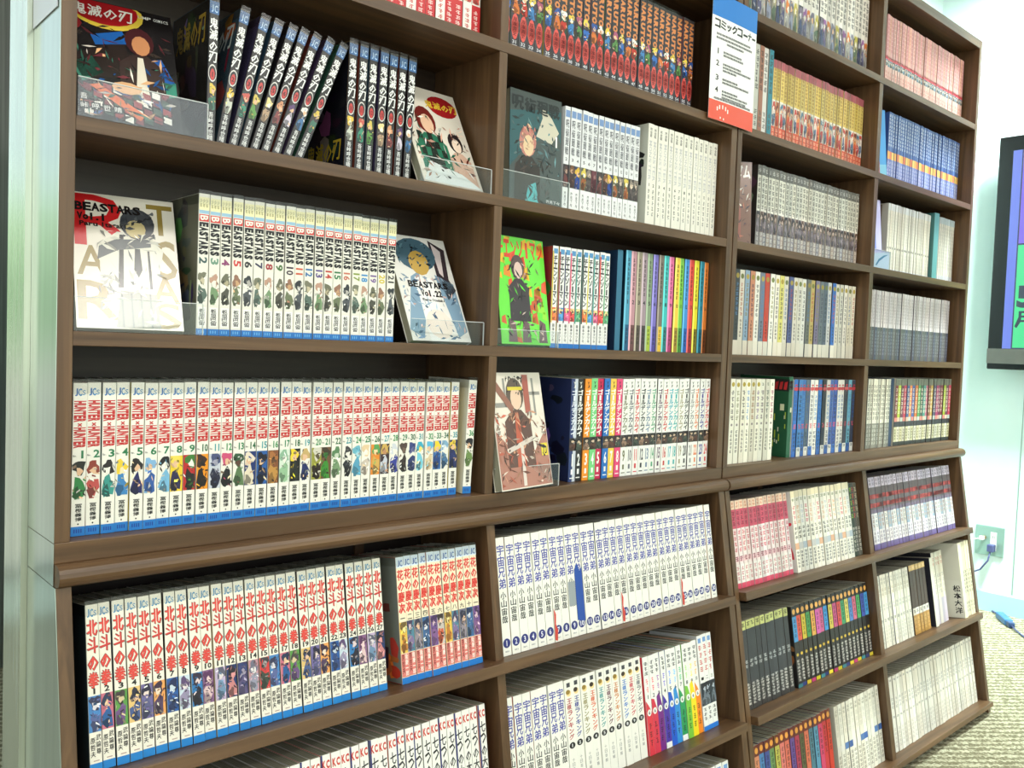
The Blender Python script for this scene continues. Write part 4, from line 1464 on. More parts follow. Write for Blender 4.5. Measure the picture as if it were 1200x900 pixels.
row('L2', .6110, .7390, 7, 'large_comic_book', S['space2'], 'lower sloping shelf', 'white comics with blue kanji title', y=.034, h=0.173, seed=18)
row('L2', .7400, .9320, 10, 'large_comic_book', S['king'], 'lower sloping shelf', 'ivory comics with coloured title and round mark', y=.036, h=0.171, seed=19)
row('L2', .9330, 1.0920, 10, 'large_comic_book', S['spectrum'], 'lower sloping shelf', 'white comics with bright rainbow foot', y=.034, h=0.168, seed=20)
row('L2', 1.0925, 1.1390, 3, 'comic_book', S['three'], 'next to bookcase side', 'white comics with dark picture', y=.034, h=.174, seed=21)
row('L3', 1.0350, 1.1560, 6, 'comic_book', S['three'], 'bottom shelf, second bay', 'pale comics', y=.034, h=.176, seed=22, detail=1)
# ---------- right bookcase, left bay
row(SH[0], 1.2420, 1.7700, 30, 'large_comic_book', S['misc_white'], 'topmost shelf, third bay', 'mixed white comics', d=.121, y=.033, h=.180, seed=31, detail=0)
row(SH[1], 1.3000, 1.3670, 4, 'large_comic_book', S['mix_four'], 'beside paper sign', 'mixed tall comics', d=.121, y=.033, h=0.186, seed=32, detail=0, wf=.91)
row(SH[1], 1.3720, 1.7720, 28, 'comic_book', S['yellow_far'], 'third bay', 'yellow and red comics', y=.035, h=0.172, seed=33, detail=0, wf=.91)
row(SH[2], 1.3330, 1.7720, 32, 'large_comic_book', S['grey_far'], 'third bay', 'grey and white comics', d=.121, y=.035, h=0.172, seed=34, detail=0, wf=.91, cover=side_art((50, 44, 42), [(110, 90, 80), (70, 60, 56), (150, 120, 100), (40, 40, 44)], 13))
row(SH[3], 1.2430, 1.7740, 28, 'large_comic_book', S['round_mark'], 'third bay', 'pale comics with round top mark', d=.121, y=.032, h=0.174, seed=35, detail=0, wf=.91)
row(BASE, 1.2480, 1.4134, 9, 'large_comic_book', S['nine'], 'third bay, lowest upright shelf', 'ivory comics with coloured titles', y=.02, h=0.173, seed=36, detail=0, wf=.91)
row(BASE, 1.4920, 1.7750, 16, 'large_comic_book', S['red_bar'], 'third bay', 'blue and white comics with red bar', y=.02, h=0.172, seed=37, detail=0, wf=.91)
row('L1', 1.2420, 1.4540, 14, 'comic_book', S['pink_near'], 'third bay, sloping shelf', 'pink comics', y=.034, h=0.175, seed=38, detail=0, wf=.91)
row('L1', 1.4640, 1.7250, 15, 'large_comic_book', S['cream_near'], 'third bay sloping shelf', 'cream comics, black numerals', y=.030, h=0.176, seed=39, detail=0, wf=.91, cover=side_art((236, 232, 226), [(30, 40, 140), (30, 40, 140), (200, 90, 110), (236, 232, 226)], 11))
row('L1', 1.7290, 1.7700, 3, 'comic_book', S['dark_mix'], 'third bay beside divider', 'dark green and mixed comics', y=.034, seed=40, detail=0)
row('L2', 1.2400, 1.4170, 10, 'large_comic_book', S['black_stripe'], 'third bay', 'black comics with pale green top', y=.036, h=0.173, seed=41, detail=0, wf=.91)
row('L2', 1.4300, 1.7740, 18, 'comic_book', S['dot_top'], 'third bay', 'black comics with orange dot', y=.036, h=0.17, seed=42, detail=0, wf=.91, cover=side_art((36, 34, 34), [(60, 130, 190), (60, 60, 60), (190, 120, 60), (150, 150, 150)], 12))
row('L3', 1.2420, 1.5440, 16, 'comic_book', S['dot_top_bright'], 'bottom shelf, third bay', 'bright comics with orange dot', y=.034, h=0.176, seed=43, detail=0, wf=.91)
row('L3', 1.5600, 1.7720, 12, 'large_comic_book', S['blue_mark'], 'bottom shelf, third bay', 'cream comics with blue mark', y=.034, h=0.174, seed=44, detail=0, wf=.91)
# ---------- right bookcase, right bay
row(SH[0], 1.8400, 2.3480, 37, 'pocket_comic_book', S['pink_far'], 'topmost shelf, right bay', 'pale pink comics', y=.035, h=0.178, seed=51, detail=0, wf=.91)
row(SH[1], 1.9050, 2.3470, 34, 'pocket_comic_book', S['blue_far'], 'right bay', 'blue comics with orange band', y=.035, h=0.173, seed=52, detail=0, wf=.91)
row(SH[2], 1.9300, 2.1850, 19, 'pocket_comic_book', S['thin_white'], 'right bay', 'thin ivory comics', y=.035, h=0.174, seed=53, detail=0, wf=.91)
row(SH[2], 2.2220, 2.3460, 11, 'pocket_comic_book', S['pale_white'], 'right bay beyond the teal book', 'thin pale comics', y=.035, h=0.178, seed=54, detail=0, wf=.91)
row(SH[3], 1.8240, 2.3360, 35, 'pocket_comic_book', S['silver'], 'right bay', 'silver and dark grey comics', y=.032, h=0.174, seed=55, detail=0, wf=.91)
row(BASE, 1.8425, 1.9640, 9, 'pocket_comic_book', S['cream_dots'], 'right bay, lowest upright shelf', 'cream comics with grey foot', y=.02, h=0.174, seed=56, detail=0, wf=.91)
row(BASE, 1.9920, 2.3460, 21, 'pocket_comic_book', S['striped_colour'], 'right bay', 'comics with coloured stripes and grey top', y=.02, h=0.175, seed=57, detail=0, wf=.91)
row('L1', 1.8300, 2.3250, 28, 'pocket_comic_book', S['purple_far'], 'right bay, sloping shelf', 'purple and red comics', y=.034, h=0.178, seed=58, detail=0, wf=.91)
row('L2', 1.8260, 1.9990, 10, 'pocket_comic_book', S['white_rows'], 'right bay', 'white comics with faint grey print', y=.036, h=0.175, seed=59, detail=0, wf=.91)
row('L2', 2.0050, 2.1050, 5, 'pocket_comic_book', S['brown_tan'], 'right bay', 'brown comics with tan foot', y=.036, h=0.175, seed=60, detail=0, wf=.91)
row('L2', 2.1480, 2.2180, 4, 'large_comic_book', S['pale_torn'], 'right bay', 'pale comics with lilac foot', y=.036, h=.190, d=.125, seed=61, detail=0)
row('L2', 2.2800, 2.3400, 4, 'large_comic_book', S['cream_tall'], 'beside bookcase end', 'tall cream books', y=.012, h=.203, d=.14, seed=62, detail=0)
row('L3', 1.8300, 2.3380, 28, 'pocket_comic_book', S['ghost_white'], 'bottom shelf, right bay', 'plain white comics', y=.034, h=0.177, seed=63, detail=0, wf=.91)


# ------------------------------------------------------------------ single books whose front cover can be seen
def coverT(w, h, y=-.00015):
    return lambda u, v: ((u - .5) * w, y, v * h)


def faced_book(label, xr, y0, shelf, a, yaw, w, h, t_, bg_, draw, kind='comic_book', lift=.004, spine=None):
    """a book standing on its foot with the front cover to the room, leaning back by a degrees"""
    yw, al = math.radians(yaw), math.radians(a)
    cx = xr - w / 2 * math.cos(yw)
    cy = y0 - w / 2 * math.sin(yw)
    mb = MB()
    mb.box(-w / 2, w / 2, 0, .0006, 0, h, bg_)
    mb.box(-w / 2, w / 2, t_ - .0006, t_, 0, h, bg_)
    mb.box(w / 2 - .0006, w / 2, .0006, t_ - .0006, 0, h, spine or bg_)
    root = mb.build(kind, M['glossy_print'])
    root.location = (cx, cy, shelf + lift)
    root.rotation_euler = Euler((-al, 0, yw), 'XYZ')
    pg = MB()
    pg.box(-w / 2 + .001, w / 2 - .0008, .0007, t_ - .0007, .001, h - .001)
    pg.build('pages', M['pages'], root)
    T = coverT(w, h)
    p = MB()
    q_ = MB()
    draw(p, q_, T)
    p.build('cover_picture', M['glossy_print'], root)
    if q_.f:
        q_.build('cover_lettering', M['glossy_print'], root)
    tag(root, label, 'book', 'front-facing books')
    BOOKS.append(root)
    return root


def figure(p, T, cx, top, s, hair, skin, body, body2=None, lay=1):
    """plain figure without features"""
    L1, L2, L3 = layer(T, lay), layer(T, lay + 1), layer(T, lay + 2)
    def cl(pts):
        return [(min(max(x, .005), .995), min(max(y, .005), .995)) for x, y in pts]
    shape(p, L1, cl([(cx - .42 * s, top - 1.25 * s), (cx + .42 * s, top - 1.25 * s), (cx + .40 * s, top - .62 * s), (cx + .14 * s, top - .46 * s), (cx - .14 * s, top - .46 * s), (cx - .40 * s, top - .62 * s)]), body)
    if body2:
        shape(p, L2, cl([(cx - .16 * s, top - 1.25 * s), (cx + .12 * s, top - 1.25 * s), (cx + .04 * s, top - .5 * s), (cx - .06 * s, top - .5 * s)]), body2)
    disc(p, L2, cx, top - .24 * s, .27 * s, .23 * s, hair, 14, (.005, .995, .005, .995))
    disc(p, L3, cx + .02 * s, top - .30 * s, .17 * s, .16 * s, skin, 12, (.005, .995, .005, .995))


def strokes(p, T, seed, cols, n, area_=(.02, .98, .02, .98), s=(.02, .09), lay=5):
    rn = random.Random(seed)
    for j in range(n):
        c = cols[rn.randrange(len(cols))]
        f_ = rn.uniform(.75, 1.15)
        c = tuple(max(0, min(255, int(x * f_))) for x in c)
        u, v = rn.uniform(area_[0], area_[1]), rn.uniform(area_[2], area_[3])
        a = rn.uniform(0, 3.14)
        L_, w_ = rn.uniform(*s), rn.uniform(.004, .02)
        du, dv = L_ * math.cos(a), L_ * math.sin(a) * .7
        nu, nv = -w_ * math.sin(a), w_ * math.cos(a)
        pts = [(u - du, v - dv), (u + nu, v + nv), (u + du, v + dv), (u - nu * .6, v - nv * .6)]
        pts = [(min(max(x, area_[0]), area_[1]), min(max(y, area_[2]), area_[3])) for x, y in pts]
        shape(p, layer(T, lay + j * .02), pts, c)


def cv_black_red(p, q_, T):
    strokes(p, T, 21, [(40, 36, 38), (60, 50, 44), (90, 40, 44), (16, 14, 16)], 60, (.02, .98, .3, .8), lay=1.2)
    strokes(p, T, 22, [(20, 18, 20), (236, 226, 214), (60, 44, 44), (30, 80, 140), (60, 120, 100), (120, 50, 60), (226, 176, 130)], 90, (.05, .98, .02, .6), lay=7)
    rect(p, T, .005, .995, .005, .995, (26, 24, 26))
    L = layer(T, 1)
    disc(p, L, .36, .93, .36, .16, (226, 196, 70), 22, (.005, .995, .005, .995))
    disc(p, layer(T, 2), .34, .945, .33, .14, (170, 28, 34), 22, (.005, .995, .005, .995))
    line(q_, layer(T, 3), '鬼滅の刃', .04, .62, .86, .96, (246, 244, 238), .06, .02)
    line(q_, L, 'JUMP', .62, .8, .93, .955, (230, 230, 226))
    line(q_, L, 'COMICS', .82, .97, .93, .955, (230, 230, 226), .1)
    disc(p, L, .07, .78, .06, .05, (120, 30, 34), 6)
    line(q_, layer(T, 3), '1', .03, .11, .75, .81, (246, 244, 238), .1, .03)
    shape(p, L, [(.2, .7), (.5, .78), (.56, .68), (.24, .62)], (30, 96, 176))
    shape(p, L, [(.0, .5), (.5, .7), (.62, .4), (.1, .34)], (44, 34, 32))
    shape(p, L, [(.62, .55), (.86, .6), (.98, .4), (.7, .36)], (30, 90, 170))
    shape(p, L, [(.0, .44), (.2, .52), (.3, .4), (.1, .3)], (60, 130, 110))
    shape(p, L, [(.74, .36), (.98, .42), (.98, .3), (.8, .26)], (60, 140, 120))
    figure(p, T, .66, .84, .52, (70, 30, 34), (206, 140, 96), (60, 44, 42), (232, 222, 204), lay=2)
    for i in range(9):
        for j in range(4):
            c = [(236, 230, 222), (120, 50, 60), (60, 80, 70), (150, 60, 64)][(i + j * 3) % 4]
            u, v = .1 + .09 * i, .05 + .065 * j + .02 * math.sin(i)
            shape(p, layer(T, 6), [(u, v), (u + .075, v - .015), (u + .08, v + .035), (u + .005, v + .05)], c)
    shape(p, layer(T, 7), [(.16, .28), (.24, .3), (.66, .1), (.6, .05)], (220, 110, 60))
    disc(p, layer(T, 8), .5, .3, .14, .05, (226, 176, 130), 10)
    for i, ch in enumerate('吾峠呼世晴'):
        u, v = (.06 + .1 * (i - 1), .08) if i else (.06, .15)
        rect(q_, layer(T, 9), u, u + .085, v, v + .06, (40, 38, 40))
        put(q_, layer(T, 10), ch, u + .01, v + .008, u + .075, v + .052, (236, 234, 230))


def cv_two(p, q_, T):
    strokes(p, T, 23, [(40, 30, 30), (226, 200, 180), (120, 50, 40), (30, 90, 70), (206, 160, 140), (240, 236, 226)], 90, (.04, .96, .05, .7), lay=6)
    rect(p, T, .005, .995, .005, .995, (226, 218, 204))
    disc(p, layer(T, 1), .72, .84, .26, .11, (160, 30, 34), 18, (.005, .995, .005, .995))
    line(q_, layer(T, 2), '鬼滅の刃', .42, .98, .8, .88, (226, 190, 60), .04, .03)
    figure(p, T, .34, .80, .62, (110, 34, 30), (232, 190, 160), (40, 110, 84), (30, 40, 36))
    figure(p, T, .76, .58, .46, (40, 34, 36), (240, 216, 196), (206, 170, 150))
    for i in range(5):
        for j in range(4):
            if (i + j) % 2:
                shape(p, layer(T, 5), [(.12 + .085 * i, .2 + .08 * j), (.2 + .085 * i, .2 + .08 * j), (.2 + .085 * i, .275 + .08 * j), (.12 + .085 * i, .275 + .08 * j)], (24, 40, 34))
    shape(p, layer(T, 6), [(.01, .01), (.99, .01), (.7, .14), (.2, .22)], (220, 226, 226))


def cv_wolf1(p, q_, T):
    strokes(p, T, 24, [(206, 204, 190), (190, 190, 176), (120, 124, 120), (216, 214, 204), (150, 150, 140)], 60, (.22, .84, .03, .72), lay=6.5)
    strokes(p, T, 25, [(50, 54, 60), (96, 100, 104), (80, 84, 90)], 30, (.46, .79, .68, .9), (.02, .05), lay=6.5)
    rect(p, T, .005, .995, .005, .995, (236, 230, 216))
    L, L2 = layer(T, 1), layer(T, 2)
    put(q_, L, 'R', .02, .60, .62, .99, (206, 32, 36), False, 0)
    gold = (150, 128, 62)
    for ch, a in (('A', (.03, .38, .3, .6)), ('R', (.02, .06, .4, .34)), ('T', (.72, .72, .98, .96)), ('S', (.78, .38, .99, .68)), ('A', (.72, .2, .99, .4)), ('S', (.7, .01, .99, .2))):
        put(q_, L, ch, a[0], a[1], a[2], a[3], gold, False, .01)
    line(q_, layer(T, 9), 'BEASTARS', .03, .66, .86, .925, (24, 22, 24), .02, .04)
    line(q_, layer(T, 9), 'Vol.1', .05, .32, .79, .845, (24, 22, 24), .02, .04)
    line(q_, layer(T, 9), 'Paru', .07, .24, .745, .78, (24, 22, 24), .02, .03)
    line(q_, layer(T, 9), 'Itagaki', .27, .52, .745, .78, (24, 22, 24), .02, .03)
    # plain stand-in figure: dark head, white shirt, braces, tie, checked trousers
    shape(p, layer(T, 3), [(.24, .34), (.78, .32), (.86, .6), (.72, .7), (.42, .72), (.24, .62)], (224, 222, 206))
    shape(p, layer(T, 4), [(.4, .3), (.45, .3), (.48, .7), (.44, .7)], (44, 46, 46))
    shape(p, layer(T, 4), [(.7, .3), (.73, .3), (.72, .6), (.7, .6)], (44, 46, 46))
    shape(p, layer(T, 4), [(.58, .6), (.63, .6), (.64, .44), (.6, .38), (.56, .44)], (54, 58, 60))
    shape(p, layer(T, 5), [(.22, .5), (.42, .58), (.74, .62), (.74, .68), (.4, .66), (.24, .6)], (84, 90, 92))
    disc(p, layer(T, 5), .62, .79, .17, .12, (66, 70, 76), 16)
    disc(p, layer(T, 6), .6, .75, .1, .07, (196, 180, 130), 12)
    shape(p, layer(T, 4), [(.36, .01), (.78, .01), (.76, .26), (.42, .28)], (120, 124, 110))
    for i in range(4):
        rect(p, layer(T, 5), .42 + .09 * i, .435 + .09 * i, .01, .26, (60, 76, 70))


def cv_wolf2(p, q_, T):
    strokes(p, T, 26, [(110, 140, 170), (160, 184, 206), (226, 226, 226), (80, 110, 140), (236, 200, 190)], 90, (.02, .95, .02, .62), lay=4)
    strokes(p, T, 27, [(50, 80, 96), (90, 126, 140), (36, 50, 60)], 40, (.1, .72, .7, .95), (.02, .06), lay=4.5)
    rect(p, T, .005, .995, .005, .995, (234, 232, 226))
    shape(p, layer(T, 1), [(.7, .98), (.96, .9), (.9, .6), (.98, .5), (.8, .4), (.7, .6)], (60, 50, 56))
    shape(p, layer(T, 2), [(.74, .95), (.88, .88), (.82, .62), (.76, .66)], (220, 206, 206))
    shape(p, layer(T, 1), [(.0, .1), (.24, .6), (.4, .66), (.36, .3), (.2, .02)], (130, 160, 184))
    shape(p, layer(T, 1), [(.66, .64), (.96, .56), (.98, .1), (.8, .04)], (130, 160, 184))
    disc(p, layer(T, 3), .42, .82, .34, .16, (70, 100, 116), 16, (.005, .995, .005, .995))
    disc(p, layer(T, 4), .44, .74, .17, .12, (196, 160, 80), 12)
    shape(p, layer(T, 2), [(.3, .6), (.6, .6), (.6, .0), (.3, .0)], (240, 240, 238))
    disc(p, layer(T, 3), .52, .16, .22, .14, (240, 226, 214), 14)
    line(q_, layer(T, 6), 'BEASTARS', .16, .84, .5, .56, (24, 22, 26), .02, .04)
    line(q_, layer(T, 6), 'Vol.22', .34, .7, .42, .48, (24, 22, 26), .02, .04)
    line(q_, layer(T, 6), 'Paru', .34, .48, .375, .4, (24, 22, 26), .02, .02)
    line(q_, layer(T, 6), 'Itagaki', .5, .72, .375, .4, (24, 22, 26), .02, .02)


def cv_teal(p, q_, T):
    strokes(p, T, 28, [(50, 70, 76), (90, 110, 112), (44, 50, 52), (110, 150, 156)], 80, (.03, .97, .3, .82), lay=1.5)
    strokes(p, T, 29, [(46, 40, 40), (80, 66, 60), (60, 54, 54), (36, 32, 34)], 60, (.1, .8, .02, .42), lay=5)
    strokes(p, T, 30, [(180, 110, 100), (226, 196, 160), (206, 150, 130)], 24, (.18, .5, .48, .72), (.02, .06), lay=5)
    rect(p, T, .005, .995, .005, .995, (74, 82, 82))
    shape(p, layer(T, 1), [(.0, .3), (.3, .5), (.9, .72), (.99, .6), (.99, .9), (.5, .86), (.0, .8)], (54, 92, 98))
    shape(p, layer(T, 2), [(.5, .62), (.62, .8), (.58, .92), (.8, .82), (.95, .7), (.8, .58)], (206, 200, 182))
    figure(p, T, .34, .7, .6, (196, 130, 120), (226, 198, 160), (56, 48, 46))
    shape(p, layer(T, 3), [(.3, .01), (.56, .01), (.5, .2), (.36, .16)], (90, 190, 196))
    line(q_, layer(T, 7), '呪術廻戦', .03, .96, .82, .95, (40, 44, 46), .03, .05)
    line(q_, layer(T, 7), '1', .84, .95, .56, .66, (240, 240, 240), .1, .02)
    line(q_, layer(T, 7), '芥見下々', .7, .98, .03, .06, (236, 236, 236), .1, .02)


def cv_green(p, q_, T):
    strokes(p, T, 31, [(60, 50, 54), (110, 80, 84), (206, 180, 170), (40, 36, 40), (90, 200, 60)], 80, (.12, .86, .02, .8), lay=6.5)
    rect(p, T, .005, .995, .005, .995, (110, 224, 70))
    rnd_ = random.Random(3)
    for i in range(46):
        u, v = rnd_.random() * .9, rnd_.random()
        c = [(226, 90, 60), (236, 190, 50), (230, 140, 50)][i % 3]
        if v < .45:
            c = [(120, 226, 80), (150, 230, 60), (206, 96, 60)][i % 3]
        s = rnd_.uniform(.06, .16)
        pts = [(u, v), (u + s, v - .02), (u + s * .8, v + s * .7), (u + .1 * s, v + s * .5)]
        shape(p, layer(T, 1), [(min(max(a, .005), .995), min(max(b2, .005), .995)) for a, b2 in pts], c)
    line(q_, layer(T, 2), 'チェンソーマン', .03, .97, .8, .97, (220, 70, 50), .1, .03)
    figure(p, T, .42, .84, .5, (90, 70, 70), (220, 190, 180), (60, 50, 56), lay=4)
    shape(p, layer(T, 3), [(.2, .5), (.64, .54), (.56, .28), (.46, .28), (.44, .44), (.36, .26), (.28, .28)], (50, 46, 50))
    for u in (.14, .42, .76):
        shape(p, layer(T, 3), [(u, .02), (u + .18, .02), (u + .16, .2), (u + .04, .24)], (110, 84, 90))


def cv_hat(p, q_, T):
    strokes(p, T, 32, [(120, 70, 56), (206, 150, 120), (80, 54, 48), (226, 206, 190), (190, 100, 80), (150, 100, 84)], 130, (.02, .98, .03, .66), lay=7)
    strokes(p, T, 33, [(96, 76, 66), (70, 54, 50), (60, 50, 46)], 26, (.28, .64, .8, .97), (.02, .05), lay=5)
    rect(p, T, .005, .995, .005, .995, (232, 222, 208))
    L = layer(T, 1)
    for a in ((.06, .7, .28, .74), (.24, .7, .28, .95), (.7, .8, .95, .83), (.7, .6, .74, .8), (.8, .62, .84, .95)):
        rect(p, L, a[0], a[2], a[1], a[3], (150, 146, 140))
    figure(p, T, .45, .96, .62, (96, 80, 70), (230, 196, 170), (96, 64, 56), (190, 90, 66), lay=2)
    rect(p, layer(T, 6), .32, .6, .845, .875, (220, 200, 60))
    shape(p, layer(T, 5), [(.02, .9), (.1, .94), (.4, .7), (.36, .64)], (150, 100, 84))
    shape(p, layer(T, 5), [(.62, .98), (.74, .98), (.72, .66), (.62, .64)], (170, 90, 76))
    shape(p, layer(T, 1), [(.01, .01), (.99, .01), (.99, .5), (.7, .3), (.3, .32), (.01, .5)], (176, 120, 104))
    shape(p, layer(T, 6), [(.42, .02), (.48, .02), (.5, .36), (.44, .36)], (220, 206, 196))
    shape(p, layer(T, 6), [(.16, .34), (.7, .44), (.7, .4), (.18, .3)], (214, 200, 190))
    rect(q_, layer(T, 7), .84, .97, .26, .37, (230, 206, 60))
    stack(q_, layer(T, 8), 'カ', .86, .95, .36, .27, (30, 24, 24), .05, .03)
    stack(q_, layer(T, 7), 'ゴールデン', .03, .1, .66, .4, (90, 60, 50), .05, .02)


def cv_warrior(p, q_, T):
    strokes(p, T, 34, [(180, 110, 84), (110, 70, 60), (226, 220, 206), (60, 50, 60), (90, 60, 50)], 110, (.02, .98, .03, .8), lay=6)
    rect(p, T, .005, .995, .005, .995, (120, 86, 70))
    figure(p, T, .5, .84, .6, (60, 44, 44), (200, 130, 100), (150, 90, 76), (226, 222, 214))
    shape(p, layer(T, 3), [(.05, .02), (.5, .02), (.36, .3), (.1, .34)], (226, 222, 206))
    line(q_, layer(T, 5), 'キングダム', .03, .97, .8, .96, (236, 232, 226), .05, .05)


def cv_lilac(p, q_, T):
    rect(p, T, .005, .995, .005, .995, (206, 204, 240))
    shape(p, layer(T, 1), [(.1, .98), (.6, .9), (.4, .3), (.0, .2)], (226, 226, 250))
    figure(p, T, .5, .8, .5, (190, 180, 220), (236, 230, 240), (140, 160, 220), lay=2)


def cv_bluestar(p, q_, T):
    rect(p, T, .005, .995, .005, .995, (90, 160, 220))
    figure(p, T, .5, .62, .5, (230, 130, 60), SK, (220, 90, 60))
    shape(p, layer(T, 1), [(.01, .01), (.99, .01), (.99, .2), (.01, .16)], (130, 190, 220))


def stand(label, x0, x1, y0, shelf, lip, depth=.075, a=26):
    """folded clear acrylic display stand: floor plate, raised lip, sloping back and side cheek"""
    e = empty('acrylic_stand', ((x0 + x1) / 2, y0, shelf))
    w = x1 - x0
    t_ = .0016
    p = MB()
    p.box(-w / 2, w / 2, 0, depth, .0005, .0005 + t_)
    p.build('base_plate', M['acrylic'], e)
    p = MB()
    p.box(-w / 2, w / 2, -t_, 0, .0005, lip)
    p.build('front_lip', M['acrylic'], e)
    p = MB()
    p.box(-w / 2, w / 2, -t_ - .0001, .0001, lip, lip + .0008)
    p.build('polished_edge', M['clear_edge'], e)
    p = MB()
    p.box(w / 2, w / 2 + .0008, -t_ - .0001, .0001, .0005, lip)
    p.build('polished_edge', M['clear_edge'], e)
    s, c = math.sin(math.radians(a)), math.cos(math.radians(a))
    p = MB()
    hh = .10
    p.prism([(depth * .55, .003), (depth * .55 + t_, .003), (depth * .55 + t_ + s * hh, .003 + c * hh), (depth * .55 + s * hh, .003 + c * hh)], -w / 2, w / 2, 0)
    mesh_fixnormals(p.build('back_rest', M['acrylic'], e))
    tag(e, label, 'display stand', 'clear acrylic display stands')
    return e


faced_book('black comic with red round title emblem facing out on acrylic stand, top left', .133, .016, SH[2], 27, -8, .113, .172, .014, (30, 26, 28), cv_black_red)
stand('clear acrylic stand under the black front-facing comic, top left', .017, .154, .002, SH[2], .040)
faced_book('pale comic with red title spot facing out at right end of leaning black comics', .583, .020, SH[2], 27, 3, .113, .172, .014, (226, 218, 204), cv_two)
stand('clear acrylic stand holding the pale comic beside black upright spines', .458, .586, .008, SH[2], .036)
faced_book('white comic with huge red letter and grey-headed figure facing out', .142, .026, SH[3], 24, -8, .113, .172, .014, (236, 230, 216), cv_wolf1)
stand('clear acrylic stand under the white comic with huge red letter', .017, .155, .006, SH[3], .036)
faced_book('white comic with blue-grey head facing out beside divider, numbered 22', .578, .030, SH[3], 25, 4, .113, .172, .014, (234, 232, 226), cv_wolf2)
stand('clear acrylic stand holding the blue-headed comic numbered 22', .455, .586, .014, SH[3], .034)
faced_book('dark teal comic with grey kanji title facing out, second bay', .7590, .034, SH[2], 2, 0, .113, .174, .014, (74, 82, 82), cv_teal)
stand('clear acrylic stand in front of the dark teal comic', .613, .7600, .018, SH[2], .044, .06, 3)
faced_book('bright green and orange comic facing out, second bay', .7430, .028, SH[3], 9, 4, .113, .172, .014, (110, 224, 70), cv_green)
stand('clear acrylic stand in front of the bright green comic', .610, .7440, .014, SH[3], .026, .06, 10)
faced_book('pale brown comic with yellow-banded cap facing out above the moulding', .7370, .004, BASE, 12, 8, .126, .182, .015, (232, 222, 208), cv_hat, 'large_comic_book')
stand('clear acrylic stand in front of the brown comic above the moulding', .610, .7480, -.0115 + .016, BASE, .036, .06, 12)
faced_book('dark comic with bronze figure facing out, left end of grey comics', 1.3200, .036, SH[2], 6, -40, .086, .178, .014, (66, 52, 52), cv_warrior, 'large_comic_book', .001)
faced_book('lilac comic facing out behind clear stand, right bay', 1.9020, .030, SH[2], 5, 0, .100, .174, .014, (206, 204, 240), cv_lilac, 'pocket_comic_book')
st = stand('clear acrylic stand with lilac reflection painted into its lip, right bay', 1.799, 1.905, .014, SH[2], .046, .05, 5)
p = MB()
p.box(-.052, .052, .0004, .0009, .002, .046, (204, 206, 244))  # lilac panel with the screen's reflection in the lip put in as colour
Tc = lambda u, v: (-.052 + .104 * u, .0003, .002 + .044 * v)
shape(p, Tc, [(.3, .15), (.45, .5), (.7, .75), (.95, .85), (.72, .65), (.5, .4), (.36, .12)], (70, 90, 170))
p.build('painted_reflection', M['print'], st)
faced_book('sky blue comic with orange figure facing out, right bay', 1.8790, .020, SH[1], 6, -18, .078, .172, .014, (40, 80, 180), cv_bluestar, 'pocket_comic_book', .001)


# books seen by their side between rows: cover colour shows in the gaps
def turned_book(label, x, y, z, w, h, d, left, spine, shelf=None, kind='comic_book', rz=0, drw=None, ry=0):
    jk = jacket(w, h, d, spine, left)
    if drw:
        drw(jk, w, h, d)
    root = jk.build(kind, M['print'])
    pg = MB()
    pg.box(-w / 2 + .0008, w / 2 - .0008, .0011, d - .0005, .0006, h - .0004)
    pg.build('pages', M['pages'], root)
    if shelf:
        zf = LS[int(shelf[1]) - 1]
        yf = fy(zf) - .016
        root.location = (x, yf + SL[1] * y, zf + SL[2] * y + .0006)
        root.rotation_euler = Euler((-TILT, math.radians(ry), math.radians(rz)), 'XYZ')
    else:
        root.location = (x, y, z + .0004)
        root.rotation_euler = Euler((0, math.radians(ry), math.radians(rz)), 'XYZ')
    tag(root, label, 'book')
    BOOKS.append(root)
    return root


def green_side(mb, w, h, d):
    T = lambda u, v: (-w / 2 - .0002, d * (1 - u), v * h)
    rect(mb, T, .5, 1, .82, .97, (34, 34, 36))
    for k in range(4):
        shape(mb, xl(T, 1), [(.62 + .09 * k, .84), (.68 + .09 * k, .84), (.7 + .09 * k, .94), (.64 + .09 * k, .93)], (200, 46, 50))
    rn = random.Random(2)
    for k in range(12):
        u, v = rn.uniform(.6, .94), rn.uniform(.06, .5)
        rect(mb, xl(T, 1), u, u + .02, v, v + rn.uniform(.04, .12), (180, 196, 70) if k % 3 else (226, 226, 200))
    rect(mb, xl(T, 2), .84, .92, .58, .66, (226, 224, 190))


turned_book('teal hardback standing between two runs of thin ivory comics, right bay', 2.2030, .026, SH[2], .0300, .182, .12, (60, 110, 110), (96, 150, 152), kind='large_comic_book')
turned_book('dark brown book between lilac comic and thin ivory comics', 1.9180, .050, SH[2], .016, .170, .10, (70, 54, 44), (64, 48, 40), kind='pocket_comic_book')
turned_book('thick green book with black and red top, left of blue and white comics', 1.4825, .022, BASE, .0150, .178, .125, (30, 84, 56), (34, 92, 62), kind='large_comic_book',
            drw=lambda mb, w, h, d: (rect(mb, spineT(w, h), 0, 1, .84, .95, (40, 36, 38)), marks(mb, spineT(w, h), .1, .9, .95, .84, (200, 50, 54), 2, random.Random(1)), rect(mb, spineT(w, h), .5, .9, .56, .62, (226, 220, 190)), green_side(mb, w, h, d)))
turned_book('navy spine between cream comics and striped comics, right bay', 1.9780, .022, BASE, .0190, .176, .106, (30, 50, 80), (34, 54, 86), kind='pocket_comic_book')


def wave_cover(mb, w, h, d):
    x = -w / 2 - .0001
    mb.poly([(x, .02, .02), (x, .09, .1), (x, .10, .14), (x, .03, .08)][::-1], (150, 170, 180))


